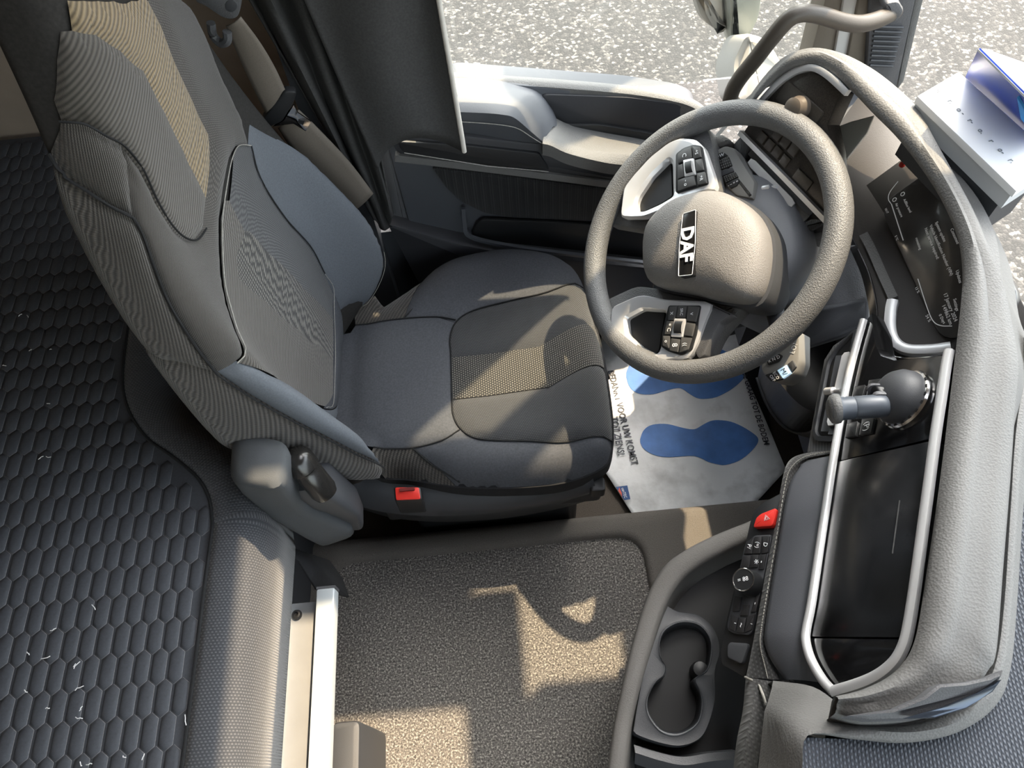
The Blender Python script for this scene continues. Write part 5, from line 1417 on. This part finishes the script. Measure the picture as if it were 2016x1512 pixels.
def mpx(px, py):
    z = .02
    for _ in range(8):
        p = at(px, py, z); z = pmz(p.x, p.y)
    return (p.x, p.y)
def mp(l): return [mpx(*q) for q in l]
sheet = panel('sheet', SP_, mp([(1175, 905), (1250, 1019), (1345, 1018), (1420, 1011), (1478, 1000), (1520, 955), (1548, 925), (1522, 862), (1492, 792), (1466, 735), (1452, 650), (1440, 560), (1186, 600)]), .014, PAPER, mat_o)
sheet.modifiers.new('s', 'SOLIDIFY').thickness = .0004
def Sup(u, v): return SP_(u, v)+V((0, 0, .0012))
sh = [(405, 1180), (430, 1110), (480, 1060), (560, 1035), (680, 1035), (800, 1065), (900, 1085), (960, 1080), (1020, 1045), (1100, 1005), (1180, 995), (1300, 1010), (1420, 1060), (1530, 1130), (1575, 1180), (1560, 1240), (1480, 1330), (1380, 1400), (1250, 1440), (1180, 1435), (1080, 1410), (1000, 1370), (920, 1350), (820, 1355), (650, 1362), (540, 1340), (450, 1290), (410, 1230)]
zz = lambda x, y: (1180+x/5.04, 630+y/5.04)
def shoe(l): return sm(mp([zz(*q) for q in l]) + [mpx(*zz(*l[0]))], 3)[:-1]
panel('sole_print', Sup, shoe(sh), .012, BLUE, mat_o)['label'] = 'blue printed shoe sole'
panel('sole_print', Sup, shoe([(x-140, 785-(y-995)*1.18) for x, y in sh]), .012, BLUE, mat_o)['label'] = 'blue printed shoe sole'
def mtext(s, a, b, size, mt=INK, bold=.015, sx=1.0, h=.0022):
    A, B = SP_(*mpx(*a)), SP_(*mpx(*b)); c = (A+B)/2
    # lettering follows the paper: one word piece at a time
    text('print_text', s, V((c.x, c.y, max(A.z, B.z, c.z)+h)), B-A, V((0, 0, 1)), size, mt, mat_o, 'CENTER', .0001, bold, sx)
mtext('BEDANKT VOOR UW KOMST', (1205, 741), (1246, 903), .024, sx=.86)
mtext('TOT ZIENS!', (1207, 815), (1224, 905), .024, sx=.86)
mtext('DE GRAAG TOT DE BODEM', (1464, 735), (1508, 878), .020, sx=.84, h=.006)
panel('logo_patch', Sup, mp([(1212, 959), (1235, 956), (1241, 983), (1229, 985)]), .01, mat('logo_blue', srgb(48, 84, 138), .6, nscale=20, namt=.1), mat_o)
def Sup2(u, v): return SP_(u, v)+V((0, 0, .0018))
panel('logo_mark', Sup2, mp([(1219, 960), (1224, 971), (1225, 979), (1217, 967)]), .01, mat('logo_red', srgb(214, 92, 76), .6, nscale=20, namt=.1), mat_o)
mtext('canTEC', (1225, 960), (1232, 983), .0095, WHITE_INK, .01, .9, .0026)
# ================================================================== driver's door
DG = mat('door_grey_plastic', srgb(76, 79, 85), .55, bscale=700, bstr=.25, bdist=.0006, nscale=4, namt=.03)
DD = mat('door_dark_plastic', srgb(50, 51, 55), .6, bscale=700, bstr=.2, bdist=.0006)
DT = weave('door_textured_insert', srgb(40, 41, 43), srgb(62, 62, 63), .0045, .0060, .3, 'brick', .7, .5, .0006, 'Object')
door = thing('door_1', 'grey driver door with armrest and map pocket', loc=(.1, 1.1, .2), kind='structure')
def dplate(name, lst, th, mt, bev=.003, r=.012):
    return plate(name, fillet(py_(lst), r), th, mt, door, bev)
dplate('door_panel', [(758, 268, 1.10), (890, 158, 1.10), (1240, 184, 1.10), (1345, 200, 1.10), (1378, 218, 1.10), (1320, 420, 1.10), (1290, 640, 1.10), (900, 640, 1.10), (840, 560, 1.10), (800, 420, 1.10)], .05, DG, .004, .02)
sl_ = crom(py_([(850, 152, 1.115), (980, 160, 1.115), (1120, 170, 1.112), (1240, 181, 1.11), (1320, 194, 1.108), (1360, 206, 1.105), (1384, 224, 1.10), (1392, 246, 1.095)]), 5)
m = MB(); m.sweep(sl_, [(-.012, -.02), (.012, -.02), (.012, .004), (.006, .008), (-.006, .008), (-.012, .004)], V((0, 0, 1))); m.build('window_sill', PL_GREY, door, 50)
dplate('door_insert', [(1060, 186, 1.095), (1240, 192, 1.095), (1340, 206, 1.095), (1372, 224, 1.095), (1330, 300, 1.095), (1100, 262, 1.095)], .012, DD, .002, .02)
dplate('handle_recess_shade', [(1092, 246, 1.088), (1180, 246, 1.088), (1310, 268, 1.088), (1290, 306, 1.088), (1150, 290, 1.088), (1088, 268, 1.088)], .012, PL_BLACK, .003, .012)  # flat black overlay, its colour stands in for the recess shade
# armrest pod
pt = crom(py_([(840, 163, 1.092), (960, 168, 1.092), (1036, 178, 1.092), (1066, 192, 1.09), (1086, 222, 1.08), (1098, 248, 1.07)]), 6)
pe = crom(py_([(840, 219, 1.02), (940, 222, 1.015), (990, 226, 1.01), (1014, 233, 1.01), (1044, 258, 1.012), (1071, 281, 1.02)]), 6)
pb_ = crom(py_([(840, 258, 1.04), (940, 268, 1.035), (990, 274, 1.03), (1030, 281, 1.03), (1052, 284, 1.03), (1073, 286, 1.035)]), 6)
loft('armrest_pod', [[p+V((0, .02, 0)) for p in pt], pt, [a.lerp(b, .35)+V((0, 0, .012)) for a, b in zip(pt, pe)], [a.lerp(b, .8)+V((0, 0, .008)) for a, b in zip(pt, pe)], pe, [a.lerp(b, .3)+V((0, -.002, 0)) for a, b in zip(pe, pb_)], pb_, [p+V((0, .05, -.01)) for p in pb_]], DG, door, sharp=40)
tube('pod_stitch', [a.lerp(b, .35)+V((0, -.004, 0)) for a, b in zip(pe, pb_)], .0009, SEAM_L, door, 5)
# pull ledge and long leather insert
lt = crom(py_([(1070, 268, 1.03), (1090, 268, 1.03), (1131, 286, 1.03), (1190, 297, 1.032), (1262, 304, 1.04), (1330, 312, 1.05)]), 6)
lb_ = crom(py_([(1068, 283, 1.012), (1085, 287, 1.01), (1121, 303, 1.008), (1190, 320, 1.01), (1245, 327, 1.02), (1330, 338, 1.03)]), 6)
loft('pull_ledge', [[p+V((0, .06, -.005)) for p in lt], lt, [a.lerp(b, .3)+V((0, 0, .003)) for a, b in zip(lt, lb_)], lb_, [p+V((0, .004, -.03)) for p in lb_], [p+V((0, .06, -.04)) for p in lb_]], PL_GREY, door, sharp=45)
dplate('armrest_body', [(762, 270, 1.025), (860, 262, 1.025), (1040, 282, 1.025), (1075, 284, 1.025), (1240, 330, 1.025), (1330, 345, 1.03), (1320, 372, 1.03), (1225, 358, 1.025), (1092, 342, 1.025), (782, 304, 1.025)], .07, DD, .006, .01)
dplate('leather_insert', [(783, 279, 1.019), (900, 285, 1.019), (1062, 303, 1.019), (1082, 336, 1.019), (960, 325, 1.019), (792, 300, 1.019)], .006, PL_BLACK, .002, .006)
tube('insert_stitch', py_([(796, 301, 1.018), (960, 327, 1.018), (1080, 338, 1.018)]), .0008, SEAM_L, door, 5)
m = MB(); m.sweep(crom(py_([(778, 308, 1.028), (900, 322, 1.028), (1092, 346, 1.028), (1225, 364, 1.03), (1320, 378, 1.035)]), 5), [(-.008, -.006), (.008, -.006), (.008, .005), (-.008, .006)], V((0, -1, 0))); m.build('ledge_trim', PL_GREY, door)
# textured area and map pocket, their recess shade painted as dark overlays
dplate('textured_recess_shade', [(850, 331, 1.088), (960, 342, 1.088), (1225, 376, 1.088), (1300, 390, 1.088), (1290, 448, 1.088), (1180, 437, 1.088), (1000, 428, 1.088), (955, 420, 1.088), (912, 400, 1.088), (880, 372, 1.088)], .006, DT, .002, .006)  # flat textured overlay, dark in place of a sunk, shaded recess
dplate('pocket_shade', [(948, 432, 1.086), (1100, 438, 1.086), (1290, 452, 1.086), (1290, 512, 1.086), (1160, 502, 1.086), (1000, 484, 1.086), (928, 468, 1.086), (935, 445, 1.086)], .006, PL_BLACK, .002, .008)  # flat black overlay painted for the shade inside the pocket
pk = crom(py_([(912, 410, 1.084), (915, 440, 1.078), (926, 466, 1.07), (1000, 484, 1.06), (1100, 498, 1.055), (1290, 520, 1.055)]), 6)
m = MB(); m.sweep(pk, [(-.004, -.004), (.004, -.004), (.004, .003), (-.004, .004)], V((0, -1, 0))); m.build('pocket_lip', DG, door)
dplate('pocket_panel', [(760, 440, 1.078), (905, 482, 1.065), (1000, 500, 1.055), (1100, 510, 1.055), (1290, 530, 1.055), (1280, 660, 1.06), (900, 660, 1.07), (840, 590, 1.075)], .05, DD, .006, .01)
dplate('door_edge', [(740, 300, 1.105), (766, 290, 1.105), (800, 420, 1.105), (860, 560, 1.105), (830, 600, 1.105), (780, 480, 1.105)], .03, PL_MID, .003, .006)

# ================================================================== curtain
CURT = mat('black_curtain_cloth', srgb(70, 70, 70), .95, spec=.1, nscale=300, namt=.12, bscale=1400, bstr=.3, bdist=.0006)
PIPE = mat('pale_curtain_edging', srgb(200, 196, 188), .8, nscale=60, namt=.08)
curtain = thing('curtain', 'black cab curtain with pale edging hanging by the driver window', 'curtain', (-.2, 1.02, .6))
def drape(name, tops, bots, ys, nfold, amp):
    k = 8; rows = []
    T = crom([V((x, y, 0)) for x, y in tops], k); Bt = crom([V((x, y, 0)) for x, y in bots], k); Y = crom([V((q, 0, 0)) for q in ys], k)
    n = len(T)
    for r_ in range(15):
        t = r_/14; row = []
        for i in range(n):
            x, y = T[i].lerp(Bt[i], t)[:2]
            w = amp*(1-.45*t)*sin(2*pi*nfold*i/(n-1)+.6*sin(3*t))
            row.append(at_y(x, y, Y[i].x+w))
        rows.append(row)
    up0 = rows[0]; rows = [[V((p.x, p.y, 1.93)) for p in up0], [V((p.x, p.y, (p.z+1.93)/2)) for p in up0]] + rows
    o = loft(name, rows, CURT, curtain, sharp=80); md = o.modifiers.new('s', 'SOLIDIFY'); md.thickness = .003
    return rows
drape('gathered_folds', [(478, -20), (530, -20), (585, -20), (640, -20), (690, -20)], [(722, 405), (742, 438), (758, 452), (772, 432), (768, 395)], [1.05, 1.045, 1.04, 1.03, 1.02], 3.5, .022)
rows = drape('hanging_panel', [(590, -20), (660, -20), (740, -20), (810, -20), (861, -20)], [(742, 330), (768, 290), (815, 270), (865, 276), (914, 297)], [1.005, .995, .995, .99, .985], 1.5, .010)
fe = [r_[-1] for r_ in rows]
m = MB(); m.tube([p+V((0, -.002, 0)) for p in fe], .0042, 8); m.build('edging', PIPE, curtain, 60)
# ================================================================== A pillar, grab handle, mirror, things on the dash top
WARMG = mat('warm_grey_pillar_trim', srgb(120, 112, 100), .5, bscale=500, bstr=.25, nscale=4, namt=.03)
pil = thing('trim_5', 'grey A pillar with ribbed inner cover', loc=(.6, 1.05, .9), kind='structure')
def strut(name, px, y, th, mt, top=2.02, back=.01, bev=.003):
    P = [at_y(a, b, y) for a, b in px]           # four corners: low front, low rear ... as seen
    lo = [P[0], P[1]]; hi_ = [P[3], P[2]]
    ext = []
    for a, b in zip(lo, hi_):
        d = (b-a); k = (top-b.z)/max(.02, d.z)
        ext.append(V((b.x-back*(top-b.z), y, top)))
    q = [P[0], P[1], P[2], ext[1], ext[0], P[3]]
    return plate(name, q, th, mt, pil, bev, V((0, -1, 0)))
strut('pillar_frame', [(1585, 150), (1640, 150), (1668, -15), (1628, -15)], 1.075, .05, WARMG)
strut('seal_highlight', [(1636, 150), (1668, 150), (1700, -15), (1664, -15)], 1.068, .03, SEAL_HI)  # white strip paints the highlight along the frame seal
strut('pillar_frame', [(1662, 150), (1712, 160), (1722, -15), (1694, -15)], 1.06, .04, WARMG)
cov = strut('ribbed_cover', [(1705, 170), (1765, 175), (1806, -15), (1716, -15)], 1.045, .04, PL_MID, 1.02)
for i in range(9):
    y = 52+i*9.5
    a, b = at_y(1722-i*1.2, y, 1.042), at_y(1778-i*2.6, y+2, 1.042)
    m = MB(); m.tube([a, b], .0022, 6); m.build('rib', PL_DARK, cov)
strut('screen_edge', [(1765, 180), (1780, 160), (1822, -15), (1804, -15)], 1.055, .02, PL_GREY, 1.0)
handle = thing('grab_handle', 'curved black grab handle on the A pillar by the door', 'grab handle', at_y(1600, 30, 1.0))
hp = crom(py_([(1762, 22, 1.02), (1740, 34, 1.0), (1715, 43, .985), (1688, 47, .975), (1655, 42, .97), (1615, 30, .97), (1580, 26, .97), (1552, 38, .97), (1520, 74, .97), (1486, 118, .975), (1456, 155, .985), (1440, 185, .995), (1434, 225, 1.01)]), 6)
m = MB(); m.tube(hp, .0125, 14); m.build('bar', mat('warm_black_handle', srgb(70, 64, 57), .45, bscale=700, bstr=.2, nscale=5, namt=.05), handle, 60)
plate('end_mount', fillet(py_([(1742, 8, 1.0), (1770, 2, 1.0), (1782, 24, 1.0), (1762, 48, 1.0), (1748, 36, 1.0)]), .008), .04, PL_MID, handle, .005)
# door mirror outside
MIR = mat('mirror_housing_grey', srgb(172, 168, 160), .5, nscale=6, namt=.05, bscale=400, bstr=.15)
mirror = thing('door_mirror', 'tall grey door mirror outside the driver window', 'mirror', (.45, 1.36, .7))
plate('mirror_cap', fillet(py_([(1350, -40, 1.36), (1426, -40, 1.36), (1432, 72, 1.36), (1410, 68, 1.36), (1378, 44, 1.36)]), .02), .10, MIR, mirror, .02)
plate('mirror_shell', fillet(py_([(1432, -40, 1.34), (1508, -40, 1.34), (1498, 40, 1.34), (1468, 92, 1.34), (1448, 132, 1.34), (1436, 84, 1.34)]), .02), .10, mat('mirror_glossy_cover', srgb(150, 152, 142), .25, nscale=5, namt=.06), mirror, .015)
plate('mirror_arm', fillet(py_([(1470, 62, 1.28), (1516, 74, 1.28), (1548, 128, 1.28), (1530, 190, 1.24), (1500, 215, 1.2), (1452, 200, 1.2), (1442, 124, 1.26)]), .02), .06, MIR, mirror, .015)
m = MB(); m.plate(fillet([V((.40, 1.36, 1.78)), V((.54, 1.36, 1.78)), V((.54, 1.62, 1.78)), V((.40, 1.62, 1.78))], .03), .66, V((0, 0, 1)), .02); m.build('mirror_housing', MIR, mirror)
m = MB(); m.tube([V((.47, 1.50, 1.15)), V((.47, 1.46, 1.0)), V((.46, 1.41, .80))], .03, 10); m.build('mirror_stem', MIR, mirror)

# white carton and blue folder on the dash top
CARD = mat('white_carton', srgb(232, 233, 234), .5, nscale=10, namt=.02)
ctn = thing('white_carton', 'flat white carton lying on the dashboard by the windscreen', 'carton', at(1900, 260, 1.06))
ZT = 1.04
ca, cb_, cd = at(1806, 189, ZT), at(1888, 141, ZT), at(2001, 376, ZT)
ce = cb_ + (cd-ca)
m = MB(); m.plate([ca, cb_, ce, cd], .010, V((0, 0, 1)), .001); m.build('lid', CARD, ctn)
s1 = .98
cen_ = (ca+cb_+cd+ce)/4
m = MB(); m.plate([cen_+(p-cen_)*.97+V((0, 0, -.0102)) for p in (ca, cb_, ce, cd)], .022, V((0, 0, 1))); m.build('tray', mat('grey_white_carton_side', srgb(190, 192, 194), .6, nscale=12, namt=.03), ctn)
shelf = [cen_+(p-cen_)*.9+V((0, 0, -.0325)) for p in (ca, cb_, ce, cd)]
m = MB(); m.plate(shelf, .06, V((0, 0, 1))); m.build('windscreen_shelf', PL_DARK, dash)
MK = mat('faint_grey_print', srgb(120, 126, 132), .7, nscale=40, namt=.1)
for i, s_ in enumerate(('-|_', 'r.', 'o -', 'r-', 'o.', 'r', 'o-', 'r.')):
    p = at(1852+i*20, 180+i*19.5, ZT+.0006)
    text('print', s_, p, cd-ca, V((0, 0, 1)), .011, MK, ctn)
fold = thing('blue_folder', 'blue glossy folder standing behind the white carton', 'folder', at(1960, 180, 1.06))
FB = mat('folder_blue', srgb(34, 62, 158), .35, nscale=6, namt=.08)
fa, fb_ = at(1900, 152, 1.03), at(2050, 290, 1.03)
fc, fd = at(2050, 222, 1.12), at(1925, 98, 1.12)
plate('folder_cover', [fa, fb_, fc, fd], .003, FB, fold, .0005)
fe_, ff_ = at(2050, 150, 1.165), at(1932, 90, 1.168)
plate('folder_cover', [fd + V((0, 0, .001)), fc + V((0, 0, .001)), at(2050, 135, 1.07), at(1940, 96, 1.07)], .002, mat('folder_back_grey', srgb(170, 172, 176), .5, nscale=8, namt=.04), fold)
plate('cyan_label', [p + V((-.002, -.002, .004)) for p in (at(2000, 195, 1.105), at(2012, 185, 1.11), at(2050, 220, 1.11), at(2050, 280, 1.065), at(2008, 238, 1.07))], .002, mat('cyan_label', srgb(60, 150, 225), .5, nscale=8, namt=.05), fold)

# unseen roller blind, added to keep sun off the rear of the cushion
bl = thing('added_sun_blind', 'added grey roller blind out of view, shading the rear of the seat cushion', 'sun blind', (.08, 1.09, 1.5))
BLM = mat('grey_blind_cloth', srgb(120, 118, 114), .9, nscale=120, namt=.1)
m = MB()
m.loft([[V((-.20+.56*i/12, 1.092+.004*sin(i*1.1), z)) for i in range(13)] for z in (1.06, 1.3, 1.6, 1.95)], False)
o = m.build('blind_cloth', BLM, bl); o.modifiers.new('s', 'SOLIDIFY').thickness = .002
m = MB(); m.tube([V((-.20, 1.092, 1.055)), V((.36, 1.092, 1.055))], .006, 8); m.build('pull_bar', PL_MID, bl)
m = MB(); m.tube([V((-.20, 1.085, 1.965)), V((.36, 1.085, 1.965))], .018, 12); m.build('roller', PL_MID, bl)
